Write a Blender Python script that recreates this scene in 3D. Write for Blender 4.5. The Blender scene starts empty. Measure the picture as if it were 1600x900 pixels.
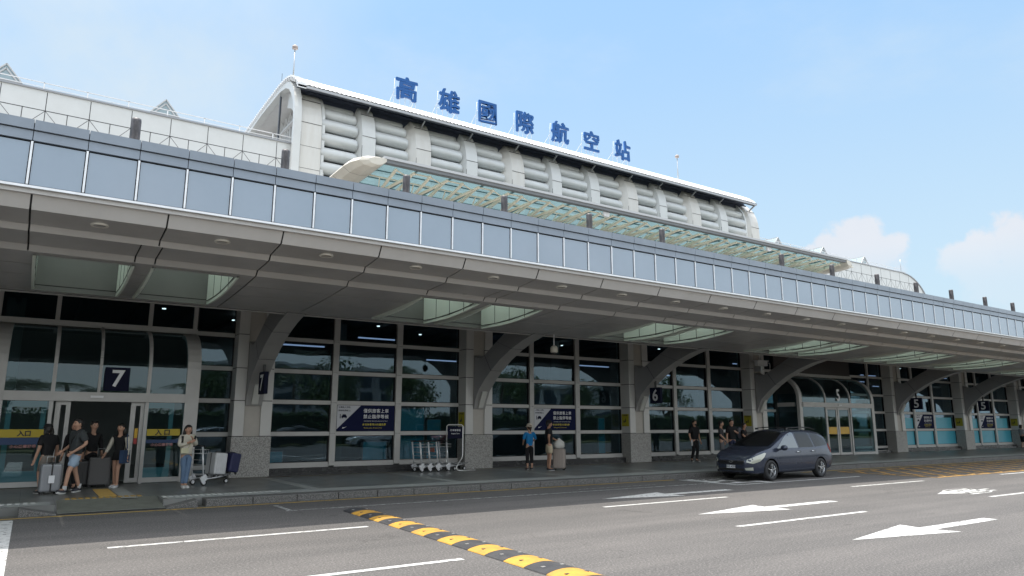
import bpy, bmesh, math, random
from mathutils import Vector, Matrix
from mathutils.bvhtree import BVHTree
random.seed(7)
PI = math.pi
scene = bpy.context.scene
COL = scene.collection

# ------------------------------------------------------------------ camera
YAW, PITCH, FPX = math.radians(33.72), math.radians(10.945), 1110.0
_f = Vector((math.sin(YAW)*math.cos(PITCH), math.cos(YAW)*math.cos(PITCH), math.sin(PITCH)))
_r = Vector((math.cos(YAW), -math.sin(YAW), 0))
_u = _r.cross(_f)
cam_data = bpy.data.cameras.new("camera")
cam_data.sensor_width = 36; cam_data.lens = FPX/1600*36
cam_data.clip_start = 0.1; cam_data.clip_end = 3000
cam = bpy.data.objects.new("camera", cam_data); COL.objects.link(cam)
mw = Matrix((_r, _u, -_f)).transposed().to_4x4(); mw.translation = Vector((0, 0, 1.7))
cam.matrix_world = mw
scene.camera = cam

# ------------------------------------------------------------------ light
SUN_DIR = Vector((-0.15, 0.125, 1.0)).normalized()        # towards the sun
sun_el = math.asin(SUN_DIR.z); sun_az = math.atan2(SUN_DIR.x, SUN_DIR.y)
world = bpy.data.worlds.new("World"); scene.world = world; world.use_nodes = True
wt = world.node_tree; wt.nodes.clear()
def wn(t, **k):
    n = wt.nodes.new(t)
    for a, b in k.items(): setattr(n, a, b)
    return n
sky = wn('ShaderNodeTexSky', sky_type='NISHITA', sun_disc=False)
sky.sun_elevation = sun_el; sky.sun_rotation = sun_az
sky.air_density = 1.3; sky.dust_density = 3.0; sky.ozone_density = 1.4
bg = wn('ShaderNodeBackground'); bg.inputs['Strength'].default_value = 0.15
wo = wn('ShaderNodeOutputWorld')
tc = wn('ShaderNodeTexCoord')
nrm = wn('ShaderNodeVectorMath', operation='NORMALIZE'); wt.links.new(tc.outputs['Generated'], nrm.inputs[0])
def wmath(op, a, b=None, c=None, clamp=False):
    n = wn('ShaderNodeMath', operation=op, use_clamp=clamp)
    for i, v in enumerate((a, b, c)):
        if v is None: continue
        if isinstance(v, (int, float)): n.inputs[i].default_value = v
        else: wt.links.new(v, n.inputs[i])
    return n.outputs[0]
def wnoise(scale, detail, rough=.55, sz=None):
    n = wn('ShaderNodeTexNoise'); n.inputs['Scale'].default_value = scale
    n.inputs['Detail'].default_value = detail; n.inputs['Roughness'].default_value = rough
    src = nrm.outputs[0]
    if sz:
        m = wn('ShaderNodeMapping'); m.inputs['Scale'].default_value = sz; wt.links.new(src, m.inputs[0]); src = m.outputs[0]
    wt.links.new(src, n.inputs['Vector']); return n.outputs[0]
n_fine = wnoise(26, 8, .62); n_big = wnoise(9, 6, .6)
blobs = [((0.849, 0.479, 0.226),0.043),((0.833, 0.509, 0.218),0.03),((0.863, 0.456, 0.216),0.028),((0.82, 0.53, 0.217),0.018),((0.854, 0.48, 0.202),0.05),((0.919, 0.336, 0.206),0.042),((0.911, 0.362, 0.2),0.036),((0.9, 0.389, 0.195),0.028),((0.929, 0.33, 0.171),0.06),((0.913, 0.369, 0.176),0.04),
         ((-.35,-.9,.2),.16),((.1,-.96,.22),.13),((.6,-.75,.17),.12),((-.8,-.5,.2),.13),((-.9,.35,.2),.12)]
acc = None
for p, r in blobs:
    d = wn('ShaderNodeVectorMath', operation='DISTANCE'); wt.links.new(nrm.outputs[0], d.inputs[0]); d.inputs[1].default_value = p
    v = wmath('SUBTRACT', 1.0, wmath('DIVIDE', d.outputs['Value'], r))
    acc = v if acc is None else wmath('MAXIMUM', acc, v)
dens = wmath('ADD', acc, wmath('MULTIPLY', wmath('SUBTRACT', n_fine, .5), 1.7))
cum = wn('ShaderNodeMapRange', interpolation_type='SMOOTHSTEP'); wt.links.new(dens, cum.inputs['Value'])
cum.inputs['From Min'].default_value = .0; cum.inputs['From Max'].default_value = .42
# thin veils
veil = wnoise(2.6, 7, .6, (1, 1, 2.2))
vmr = wn('ShaderNodeMapRange', interpolation_type='SMOOTHSTEP'); wt.links.new(veil, vmr.inputs['Value'])
vmr.inputs['From Min'].default_value = .46; vmr.inputs['From Max'].default_value = .78; vmr.inputs['To Max'].default_value = .5
dv = wn('ShaderNodeVectorMath', operation='DISTANCE'); wt.links.new(nrm.outputs[0], dv.inputs[0]); dv.inputs[1].default_value = (.06, .91, .40)
vloc = wmath('MULTIPLY', wmath('SUBTRACT', 1.0, wmath('DIVIDE', dv.outputs['Value'], .33), clamp=True), wmath('MULTIPLY', n_big, 1.9), )
hz = wn('ShaderNodeSeparateXYZ'); wt.links.new(nrm.outputs[0], hz.inputs[0])
# humid haze: paler towards the horizon
hmr = wn('ShaderNodeMapRange'); wt.links.new(hz.outputs['Z'], hmr.inputs['Value'])
hmr.inputs['From Min'].default_value = .0; hmr.inputs['From Max'].default_value = .55
hmr.inputs['To Min'].default_value = .55; hmr.inputs['To Max'].default_value = .12
def wmix(fac, a, b):
    m = wn('ShaderNodeMix', data_type='RGBA')
    if isinstance(fac, float): m.inputs[0].default_value = fac
    else: wt.links.new(fac, m.inputs[0])
    for s, v in ((6, a), (7, b)):
        if isinstance(v, tuple): m.inputs[s].default_value = v
        else: wt.links.new(v, m.inputs[s])
    return m.outputs[2]
grad = wn('ShaderNodeMapRange', interpolation_type='SMOOTHSTEP'); wt.links.new(hz.outputs['Z'], grad.inputs['Value'])
grad.inputs['From Min'].default_value = .14; grad.inputs['From Max'].default_value = .62
hazecol = wmix(grad.outputs[0], (2.15, 2.85, 3.35, 1), (1.32, 2.34, 3.62, 1))
c1 = wmix(.8, sky.outputs[0], hazecol)
c2 = wmix(wmath('MAXIMUM', vmr.outputs[0], vloc), c1, (2.5, 3.0, 3.45, 1))
shade = wmix(n_big, (2.75, 2.95, 3.3, 1), (3.35, 3.35, 3.45, 1))
cf = wn('ShaderNodeMapRange', interpolation_type='SMOOTHSTEP'); wt.links.new(hz.outputs['Z'], cf.inputs['Value'])
cf.inputs['From Min'].default_value = .155; cf.inputs['From Max'].default_value = .235; cf.inputs['To Min'].default_value = .25; cf.inputs['To Max'].default_value = .9
c3 = wmix(wmath('MULTIPLY', cum.outputs[0], cf.outputs[0]), c2, shade)
# sky glow added behind the street and round the sun to raise fill light
sg = wn('ShaderNodeMapRange', interpolation_type='SMOOTHSTEP'); wt.links.new(hz.outputs['Y'], sg.inputs['Value'])
sg.inputs['From Min'].default_value = .1; sg.inputs['From Max'].default_value = -.75; sg.inputs['To Min'].default_value = 1.0; sg.inputs['To Max'].default_value = 2.3
ds = wn('ShaderNodeVectorMath', operation='DISTANCE'); wt.links.new(nrm.outputs[0], ds.inputs[0]); ds.inputs[1].default_value = tuple(SUN_DIR)
au = wmath('POWER', wmath('SUBTRACT', 1.0, wmath('DIVIDE', ds.outputs['Value'], .95), clamp=True), 1.6)
gain = wmath('ADD', sg.outputs[0], wmath('MULTIPLY', au, 7.0))
ex = wn('ShaderNodeVectorMath', operation='SCALE'); ex.inputs[0].default_value = (2.75, 2.5, 2.2); wt.links.new(wmath('SUBTRACT', gain, 1.0), ex.inputs['Scale'])
fin = wn('ShaderNodeVectorMath', operation='ADD'); wt.links.new(c3, fin.inputs[0]); wt.links.new(ex.outputs[0], fin.inputs[1])
wt.links.new(fin.outputs[0], bg.inputs['Color']); wt.links.new(bg.outputs[0], wo.inputs[0])
sun = bpy.data.lights.new("sun", 'SUN'); sun.energy = 2.75; sun.angle = math.radians(.55); sun.color = (1, .955, .89)
so = bpy.data.objects.new("sun", sun); COL.objects.link(so); so.location = (0, 0, 60)
so.rotation_euler = SUN_DIR.to_track_quat('Z', 'Y').to_euler()
scene.view_settings.view_transform = 'Standard'; scene.view_settings.look = 'None'
scene.view_settings.gamma = 1; scene.view_settings.exposure = 0.85
scene.cycles.max_bounces = 8; scene.cycles.transparent_max_bounces = 12; scene.cycles.caustics_reflective = False

# ------------------------------------------------------------------ materials
def s2l(c):
    return tuple(((x/12.92) if x <= .04045 else ((x+.055)/1.055)**2.4) for x in c)
MATS = {}
def mat(name, col, rough=.6, metal=0.0, spec=.5, var=0.0, vscale=3.0, bump=0.0, bscale=40, stretch=(1,1,1), coat=0.0,
        col2=None, speck=None, emis=None, joints=None):
    """procedural principled material; col is linear RGB. var: amount of soft dirt variation to col2"""
    if name in MATS: return MATS[name]
    m = bpy.data.materials.new(name); m.use_nodes = True; nt = m.node_tree; N = nt.nodes; L = nt.links
    b = N['Principled BSDF']
    b.inputs['Roughness'].default_value = rough; b.inputs['Metallic'].default_value = metal
    b.inputs['Specular IOR Level'].default_value = spec; b.inputs['Coat Weight'].default_value = coat
    b.inputs['Base Color'].default_value = (*col, 1)
    tcn = N.new('ShaderNodeTexCoord'); mp = N.new('ShaderNodeMapping'); mp.inputs['Scale'].default_value = stretch
    L.new(tcn.outputs['Object'], mp.inputs[0])
    src = None
    if var > 0:
        nz = N.new('ShaderNodeTexNoise'); nz.inputs['Scale'].default_value = vscale; nz.inputs['Detail'].default_value = 6; nz.inputs['Roughness'].default_value = .65
        L.new(mp.outputs[0], nz.inputs['Vector'])
        mr = N.new('ShaderNodeMapRange'); mr.inputs['From Min'].default_value = .35; mr.inputs['From Max'].default_value = .72; mr.inputs['To Max'].default_value = var
        L.new(nz.outputs[0], mr.inputs['Value'])
        mx = N.new('ShaderNodeMix'); mx.data_type = 'RGBA'; L.new(mr.outputs[0], mx.inputs[0])
        mx.inputs[6].default_value = (*col, 1); mx.inputs[7].default_value = (*(col2 or tuple(c*.5 for c in col)), 1)
        src = mx.outputs[2]; L.new(src, b.inputs['Base Color'])
        rr = N.new('ShaderNodeMapRange'); L.new(nz.outputs[0], rr.inputs['Value'])
        rr.inputs['To Min'].default_value = max(0, rough-.08); rr.inputs['To Max'].default_value = min(1, rough+.12)
        L.new(rr.outputs[0], b.inputs['Roughness'])
    if speck:
        sc, amt, c2 = speck
        vz = N.new('ShaderNodeTexNoise'); vz.inputs['Scale'].default_value = sc; vz.inputs['Detail'].default_value = 2
        L.new(tcn.outputs['Object'], vz.inputs['Vector'])
        cr = N.new('ShaderNodeMapRange'); cr.inputs['From Min'].default_value = .46; cr.inputs['From Max'].default_value = .54; cr.inputs['To Max'].default_value = amt
        L.new(vz.outputs[0], cr.inputs['Value'])
        mx = N.new('ShaderNodeMix'); mx.data_type = 'RGBA'; L.new(cr.outputs[0], mx.inputs[0])
        if src: L.new(src, mx.inputs[6])
        else: mx.inputs[6].default_value = (*col, 1)
        mx.inputs[7].default_value = (*c2, 1); L.new(mx.outputs[2], b.inputs['Base Color'])
    if bump > 0:
        bz = N.new('ShaderNodeTexNoise'); bz.inputs['Scale'].default_value = bscale; bz.inputs['Detail'].default_value = 4
        L.new(mp.outputs[0], bz.inputs['Vector'])
        bp = N.new('ShaderNodeBump'); bp.inputs['Strength'].default_value = bump; bp.inputs['Distance'].default_value = .02
        L.new(bz.outputs[0], bp.inputs['Height']); L.new(bp.outputs[0], b.inputs['Normal'])
    if emis:
        b.inputs['Emission Color'].default_value = (*emis[0], 1); b.inputs['Emission Strength'].default_value = emis[1]
    MATS[name] = m; return m

def glass_mat(name, tint, refl, rcol=(.75, .87, .95), rough=.0, wav=0.0):
    if name in MATS: return MATS[name]
    m = bpy.data.materials.new(name); m.use_nodes = True; nt = m.node_tree; N = nt.nodes; L = nt.links; N.clear()
    o = N.new('ShaderNodeOutputMaterial'); mx = N.new('ShaderNodeMixShader'); tr = N.new('ShaderNodeBsdfTransparent'); gl = N.new('ShaderNodeBsdfGlossy')
    tr.inputs[0].default_value = (*tint, 1); gl.inputs[0].default_value = (*rcol, 1); gl.inputs['Roughness'].default_value = rough
    fr = N.new('ShaderNodeFresnel'); geo = N.new('ShaderNodeNewGeometry'); ir = N.new('ShaderNodeMapRange'); ir.inputs[3].default_value = 1.5; ir.inputs[4].default_value = 1/1.5
    L.new(geo.outputs['Backfacing'], ir.inputs[0]); L.new(ir.outputs[0], fr.inputs[0])
    ad = N.new('ShaderNodeMath'); ad.operation = 'ADD'; ad.use_clamp = True; ad.inputs[1].default_value = refl
    L.new(fr.outputs[0], ad.inputs[0]); L.new(ad.outputs[0], mx.inputs[0]); L.new(tr.outputs[0], mx.inputs[1]); L.new(gl.outputs[0], mx.inputs[2])
    if wav > 0:
        tcn = N.new('ShaderNodeTexCoord'); nz = N.new('ShaderNodeTexNoise'); nz.inputs['Scale'].default_value = .9; nz.inputs['Detail'].default_value = 1
        bp = N.new('ShaderNodeBump'); bp.inputs['Strength'].default_value = wav; bp.inputs['Distance'].default_value = .05
        L.new(tcn.outputs['Object'], nz.inputs['Vector']); L.new(nz.outputs[0], bp.inputs['Height']); L.new(bp.outputs[0], gl.inputs['Normal']); L.new(bp.outputs[0], fr.inputs['Normal'])
    L.new(mx.outputs[0], o.inputs[0]); MATS[name] = m; return m

M_FASCIA = mat('blue_grey_panel', (.245, .32, .405), .2, 0.0, .8, .5, .9, col2=(.21, .28, .355), coat=.35, bump=.10, bscale=1.4)
M_COPING = mat('blue_grey_coping', (.235, .28, .335), .35, 0, .6, .45, 1.5, col2=(.16, .19, .225))
M_SILVER = mat('silver_mullion', (.72, .74, .76), .35, .6, .5, .3, 5, col2=(.4, .4, .4))
M_SEAL = mat('black_seal', (.012, .012, .014), .6)
M_SOFF = mat('soffit_panel', (.43, .425, .42), .30, .1, .5, .6, .9, col2=(.32, .315, .31), bump=.02, bscale=1.3)
M_SOFFR = mat('lit_riser_panel', (.50, .49, .475), .4, .05, .5, .35, 1.4, col2=(.38, .37, .355))  # soffit copy made lighter: risers turned to the road look better lit
M_WELL = mat('pale_green_panel', (.72, .78, .71), .5, 0, .5, .2, 2, col2=(.6, .7, .62))
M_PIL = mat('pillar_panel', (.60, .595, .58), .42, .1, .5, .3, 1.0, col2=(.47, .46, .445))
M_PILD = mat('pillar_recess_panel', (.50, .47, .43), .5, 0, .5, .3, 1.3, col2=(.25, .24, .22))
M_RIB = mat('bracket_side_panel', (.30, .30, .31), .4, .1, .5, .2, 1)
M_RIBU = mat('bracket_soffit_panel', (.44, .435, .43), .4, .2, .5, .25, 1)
M_GRAN = mat('speckled_granite', (.44, .43, .41), .5, 0, .5, .25, 1.2, col2=(.35, .34, .33), speck=(34, .6, (.14, .135, .13)))
M_DGRAN = mat('dark_granite', (.03, .03, .032), .25, 0, .5, .4, 2, col2=(.05, .05, .05))
M_FRAME = mat('window_frame_aluminium', (.50, .495, .485), .42, .05, .5, .3, 2, col2=(.34, .33, .32))
M_GLASS = glass_mat('tinted_glass', (.55, .66, .70), .015, (.62, .78, .90), .0, .10)
M_GLASSV = glass_mat('entrance_glass', (.46, .64, .68), .03, (.62, .80, .88), .0, .05)
M_DARK = mat('dark_interior', (.03, .03, .033), .7)
M_INTF = mat('interior_floor', (.38, .38, .36), .25)
M_CEIL = mat('interior_ceiling', (.16, .16, .165), .6)
M_LAMP = mat('lamp_lit', (.9, .9, .9), .5, emis=((1, .98, .92), 2.0))
M_TUBE = mat('tube_lamp_lit', (.9, .9, .9), .5, emis=((.62, .68, 1), .45))
M_WHITE = mat('white_panel', (.62, .63, .62), .38, .05, .5, .35, .8, col2=(.50, .50, .48))
M_WHITE2 = mat('white_panel_weathered', (.63, .62, .59), .4, .05, .5, .4, 1.2, col2=(.50, .46, .40), stretch=(2, 2, .35))
M_TUBEP = mat('aluminium_tube', (.58, .60, .60), .32, .1, .5, .22, 1.3, col2=(.42, .40, .36), stretch=(1.2, 1, .6))
M_ROOF = mat('white_corrugated_roof', (.78, .78, .78), .4, .1, .5, .2, 1)
M_VOID = mat('recess_shade', (.045, .055, .085), .8)  # dark colour deepens the shade in the gaps between the hall tubes
M_JOINT = mat('dark_joint', (.05, .05, .055), .8)
M_CREAM = mat('cream_steel', (.78, .74, .60), .45, 0, .5, .25, 3, col2=(.62, .57, .45))
M_PIPE = mat('black_pipe', (.016, .016, .02), .45, 0, .5, .45, 5, col2=(.4, .36, .36), stretch=(1, 1, .4))
M_STEEL = mat('galvanised_steel', (.55, .56, .57), .35, .7, .5, .3, 8)
M_LBLUE = mat('sign_blue', (.003, .085, .30), .4, 0, .4, .2, 1, col2=(.005, .095, .33))
M_NAVY = mat('navy_sign', (.010, .012, .032), .7, 0, .12)
M_SWHITE = mat('sign_white', (.75, .76, .78), .5)
M_SYEL = mat('sign_yellow', (.62, .52, .05), .5)
M_BLACK = mat('black_plastic', (.012, .012, .013), .4)
M_CYAN = mat('cyan_film', (.07, .42, .56), .35, 0, .5, .3, 1.5, col2=(.05, .33, .46))
M_OCHRE = mat('ochre_film', (.62, .36, .02), .4)

# ------------------------------------------------------------------ mesh builder
class MB:
    def __init__(s): s.v = []; s.f = []; s.m = []; s.cur = 0; s.smooth = set()
    def face(s, idx):
        s.f.append(tuple(idx)); s.m.append(s.cur)
    def add(s, vs, fs, sm=False):
        b = len(s.v); s.v += [tuple(p) for p in vs]
        for f in fs:
            if sm: s.smooth.add(len(s.f))
            s.face([b+i for i in f])
        return s
    def box(s, x0, x1, y0, y1, z0, z1):
        vs = [(x0,y0,z0),(x1,y0,z0),(x1,y1,z0),(x0,y1,z0),(x0,y0,z1),(x1,y0,z1),(x1,y1,z1),(x0,y1,z1)]
        return s.add(vs, [(0,3,2,1),(4,5,6,7),(0,1,5,4),(1,2,6,5),(2,3,7,6),(3,0,4,7)])
    def bar(s, a, b, w, h, up=(0,0,1)):
        a = Vector(a); b = Vector(b); d = (b-a).normalized(); up = Vector(up)
        if abs(d.dot(up)) > .98: up = Vector((0,1,0))
        x = d.cross(up).normalized(); y = x.cross(d)
        vs = [p + x*sx*w/2 + y*sy*h/2 for p in (a, b) for sx, sy in ((-1,-1),(1,-1),(1,1),(-1,1))]
        return s.add(vs, [(3,2,1,0),(4,5,6,7),(0,1,5,4),(1,2,6,5),(2,3,7,6),(3,0,4,7)])
    def quad(s, *p): return s.add(p, [tuple(range(len(p)))])
    def tube(s, pts, r, n=8, cap=True, smooth=True):
        pts = [Vector(p) for p in pts]; k = len(pts); rs = r if isinstance(r, (list, tuple)) else [r]*k
        vs = []; prev = None
        for i, p in enumerate(pts):
            d = (pts[min(i+1, k-1)] - pts[max(i-1, 0)])
            d = d.normalized() if d.length > 1e-9 else Vector((0,0,1))
            if prev is None:
                a = Vector((0,0,1)) if abs(d.z) < .9 else Vector((1,0,0)); x = d.cross(a).normalized()
            else:
                x = (prev - d*prev.dot(d)); x = x.normalized() if x.length > 1e-6 else d.orthogonal().normalized()
            prev = x; y = d.cross(x)
            vs += [p + x*rs[i]*math.cos(2*PI*j/n) + y*rs[i]*math.sin(2*PI*j/n) for j in range(n)]
        fs = [(i*n+j, i*n+(j+1) % n, (i+1)*n+(j+1) % n, (i+1)*n+j) for i in range(k-1) for j in range(n)]
        s.add(vs, fs, smooth)
        if cap:
            b = len(s.v)-len(vs)
            s.face([b+j for j in range(n)][::-1]); s.face([b+(k-1)*n+j for j in range(n)])
        return s
    def prism_x(s, poly, x0, x1):        # poly in (y,z)
        n = len(poly); vs = [(x0, y, z) for y, z in poly] + [(x1, y, z) for y, z in poly]
        return s.add(vs, [tuple(range(n)), tuple(range(2*n-1, n-1, -1))] + [(i, i+n, (i+1) % n+n, (i+1) % n) for i in range(n)])
    def prism_y(s, poly, y0, y1):        # poly in (x,z)
        n = len(poly); vs = [(x, y0, z) for x, z in poly] + [(x, y1, z) for x, z in poly]
        return s.add(vs, [tuple(range(n)), tuple(range(2*n-1, n-1, -1))] + [(i, i+n, (i+1) % n+n, (i+1) % n) for i in range(n)])
    def prism_z(s, poly, z0, z1):
        n = len(poly); vs = [(x, y, z0) for x, y in poly] + [(x, y, z1) for x, y in poly]
        return s.add(vs, [tuple(range(n-1, -1, -1)), tuple(range(n, 2*n))] + [(i, (i+1) % n, (i+1) % n+n, i+n) for i in range(n)])
    def lathe(s, prof, c=(0,0,0), n=16, axis='z', smooth=True, cap=True):   # prof [(r,h)]
        vs = []
        for r, h in prof:
            for j in range(n):
                a = 2*PI*j/n; p = (r*math.cos(a), r*math.sin(a), h)
                if axis == 'y': p = (p[0], h, p[1])
                if axis == 'x': p = (h, p[0], p[1])
                vs.append((c[0]+p[0], c[1]+p[1], c[2]+p[2]))
        k = len(prof)
        s.add(vs, [(i*n+j, i*n+(j+1) % n, (i+1)*n+(j+1) % n, (i+1)*n+j) for i in range(k-1) for j in range(n)], smooth)
        if cap: b = len(s.v)-len(vs); s.face([b+j for j in range(n)][::-1]); s.face([b+(k-1)*n+j for j in range(n)])
        return s
    def ball(s, c, r, n=10, m=7):
        rx, ry, rz = r if isinstance(r, (tuple, list)) else (r, r, r)
        vs = [(c[0], c[1], c[2]-rz)]
        for i in range(1, m):
            t = -PI/2+PI*i/m
            vs += [(c[0]+rx*math.cos(t)*math.cos(2*PI*j/n), c[1]+ry*math.cos(t)*math.sin(2*PI*j/n), c[2]+rz*math.sin(t)) for j in range(n)]
        vs.append((c[0], c[1], c[2]+rz)); fs = [(0, 1+(j+1) % n, 1+j) for j in range(n)]
        for i in range(m-2): fs += [(1+i*n+j, 1+i*n+(j+1) % n, 1+(i+1)*n+(j+1) % n, 1+(i+1)*n+j) for j in range(n)]
        t = len(vs)-1; fs += [(t, 1+(m-2)*n+j, 1+(m-2)*n+(j+1) % n) for j in range(n)]
        return s.add(vs, fs, True)
    def build(s, name, mats, parent=None, bevel=0, fix=True):
        me = bpy.data.meshes.new(name); me.from_pydata([tuple(p) for p in s.v], [], s.f)
        for mm in (mats if isinstance(mats, (list, tuple)) else [mats]): me.materials.append(mm)
        me.polygons.foreach_set('material_index', s.m)
        me.polygons.foreach_set('use_smooth', [i in s.smooth for i in range(len(s.f))])
        if fix:
            bm = bmesh.new(); bm.from_mesh(me); bmesh.ops.recalc_face_normals(bm, faces=bm.faces); bm.to_mesh(me); bm.free()
        me.update()
        o = bpy.data.objects.new(name, me); COL.objects.link(o)
        if parent:
            o.parent = parent
            if any(abs(c) > 1e-9 for c in parent.location) and getattr(s, 'world', False): o.matrix_parent_inverse = parent.matrix_basis.inverted()
        if bevel:
            md = o.modifiers.new('bevel', 'BEVEL'); md.width = bevel; md.segments = 2; md.limit_method = 'ANGLE'
        return o
def thing(name, label, cat, loc=(0,0,0), rz=0, group=None):
    o = bpy.data.objects.new(name, None); COL.objects.link(o); o.location = loc; o.rotation_euler = (0, 0, rz); o.empty_display_size = .2
    return tag(o, label, cat, group)
def tag(o, label, cat, group=None, kind=None):
    if label: o['label'] = label
    if cat: o['category'] = cat
    if group: o['group'] = group
    if kind: o['kind'] = kind
    return o
def struct(o): o['kind'] = 'structure'; return o
def copy_tree(o, parent=None):
    c = o.copy(); COL.objects.link(c); c.parent = parent
    for ch in list(o.children): copy_tree(ch, c)
    return c
def text_mesh(s, body, size, m, bold=0.0, ext=.004, loc=(0,0,0), rot=(PI/2,0,0), align='CENTER', name='lettering', parent=None, sx=1.0, jit=0.0, space=1.0):
    cu = bpy.data.curves.new('t', 'FONT'); cu.body = body; cu.size = size; cu.offset = bold; cu.extrude = ext
    cu.align_x = align; cu.align_y = 'CENTER'; cu.resolution_u = 3; cu.space_character = space; cu.space_line = s
    to = bpy.data.objects.new('t', cu); COL.objects.link(to); bpy.context.view_layer.update()
    me = bpy.data.meshes.new_from_object(to.evaluated_get(bpy.context.evaluated_depsgraph_get()))
    bpy.data.objects.remove(to); bpy.data.curves.remove(cu)
    me.name = name; me.materials.clear(); me.materials.append(m)
    for v in me.vertices:
        v.co.x *= sx
        if jit:
            v.co.x += jit*math.sin(v.co.y*9+v.co.x*4); v.co.y += jit*math.cos(v.co.x*8+2)
    o = bpy.data.objects.new(name, me); COL.objects.link(o); o.location = loc; o.rotation_euler = rot; o.parent = parent
    return o
# ================================================================== ground
def asphalt():
    m = bpy.data.materials.new('asphalt'); m.use_nodes = True; nt = m.node_tree; N = nt.nodes; L = nt.links; b = N['Principled BSDF']
    tcn = N.new('ShaderNodeTexCoord')
    def noise(sc, det, rg=.6, stretch=None):
        n = N.new('ShaderNodeTexNoise'); n.inputs['Scale'].default_value = sc; n.inputs['Detail'].default_value = det; n.inputs['Roughness'].default_value = rg
        if stretch:
            mp = N.new('ShaderNodeMapping'); mp.inputs['Scale'].default_value = stretch; L.new(tcn.outputs['Object'], mp.inputs[0]); L.new(mp.outputs[0], n.inputs['Vector'])
        else: L.new(tcn.outputs['Object'], n.inputs['Vector'])
        return n.outputs[0]
    def rng(v, a, b_, c, d):
        r = N.new('ShaderNodeMapRange'); L.new(v, r.inputs[0]); r.inputs[1].default_value = a; r.inputs[2].default_value = b_; r.inputs[3].default_value = c; r.inputs[4].default_value = d; return r.outputs[0]
    def mix(f, a, bb):
        x = N.new('ShaderNodeMix'); x.data_type = 'RGBA'; L.new(f, x.inputs[0])
        for s_, v in ((6, a), (7, bb)):
            if isinstance(v, tuple): x.inputs[s_].default_value = (*v, 1)
            else: L.new(v, x.inputs[s_])
        return x.outputs[2]
    grain = noise(34, 5, .8); patch = noise(.35, 5, .6, (1, 2.2, 1)); streak = noise(.8, 4, .5, (.12, 1.6, 1)); spot = noise(1.7, 3, .5, (1, 3, 1))
    c = mix(rng(patch, .35, .68, 0, 1), (.104, .098, .093), (.130, .121, .114))
    c = mix(rng(streak, .42, .62, 0, .7), c, (.082, .078, .075))
    c = mix(rng(grain, .52, .66, 0, .9), c, (.26, .245, .23))
    c = mix(rng(grain, .47, .34, 0, .9), c, (.035, .033, .031))
    c = mix(rng(spot, .70, .75, 0, .55), c, (.045, .042, .04))
    vo = N.new('ShaderNodeTexVoronoi'); vo.feature = 'DISTANCE_TO_EDGE'; vo.inputs['Scale'].default_value = .22
    wn_ = N.new('ShaderNodeTexNoise'); wn_.inputs['Scale'].default_value = 1.2; wn_.inputs['Detail'].default_value = 6; L.new(tcn.outputs['Object'], wn_.inputs['Vector'])
    va = N.new('ShaderNodeVectorMath'); va.operation = 'MULTIPLY_ADD'; L.new(wn_.outputs[1], va.inputs[0]); va.inputs[1].default_value = (1.6, 1.6, 0); L.new(tcn.outputs['Object'], va.inputs[2]); L.new(va.outputs[0], vo.inputs['Vector'])
    brk = noise(.5, 2); cm_ = N.new('ShaderNodeMath'); cm_.operation = 'MULTIPLY'; L.new(rng(vo.outputs[0], .0, .004, .55, 0), cm_.inputs[0]); L.new(rng(brk, .5, .56, 0, 1), cm_.inputs[1])
    c = mix(cm_.outputs[0], c, (.05, .047, .044))
    L.new(c, b.inputs['Base Color']); b.inputs['Roughness'].default_value = .85; b.inputs['Specular IOR Level'].default_value = .3
    bp = N.new('ShaderNodeBump'); bp.inputs['Strength'].default_value = .5; bp.inputs['Distance'].default_value = .01; L.new(grain, bp.inputs['Height']); L.new(bp.outputs[0], b.inputs['Normal'])
    return m
M_ASPH = asphalt()
def worn_paint(name, col, keep=.75, under=(.10, .095, .09)):
    m = bpy.data.materials.new(name); m.use_nodes = True; nt = m.node_tree; N = nt.nodes; L = nt.links; b = N['Principled BSDF']
    tcn = N.new('ShaderNodeTexCoord'); n = N.new('ShaderNodeTexNoise'); n.inputs['Scale'].default_value = 9; n.inputs['Detail'].default_value = 8; n.inputs['Roughness'].default_value = .75
    L.new(tcn.outputs['Object'], n.inputs['Vector'])
    r = N.new('ShaderNodeMapRange'); L.new(n.outputs[0], r.inputs[0]); t = .35+.3*keep; r.inputs[1].default_value = t; r.inputs[2].default_value = t+.07
    x = N.new('ShaderNodeMix'); x.data_type = 'RGBA'; L.new(r.outputs[0], x.inputs[0]); x.inputs[6].default_value = (*col, 1); x.inputs[7].default_value = (*under, 1)
    L.new(x.outputs[2], b.inputs['Base Color']); b.inputs['Roughness'].default_value = .7; return m
M_PAINT = worn_paint('white_road_paint', (.56, .555, .53), .62)
M_PAINTW = worn_paint('worn_white_road_paint', (.42, .42, .4), .42)
M_YPAINT = worn_paint('yellow_road_paint', (.52, .34, .07), .62)
M_OPAINT = worn_paint('orange_hatch_paint', (.55, .30, .06), .5)

g = MB(); g.quad((-400, -400, -.012), (600, -400, -.012), (600, 500, -.012), (-400, 500, -.012)); struct(g.build('ground', mat('ground_concrete', (.16, .155, .14), .9, 0, .3, .6, .3, col2=(.10, .11, .07))))
g = MB(); g.quad((-60, -7, 0), (140, -7, 0), (140, 16.8, 0), (-60, 16.8, 0)); struct(g.build('road', M_ASPH))

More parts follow.
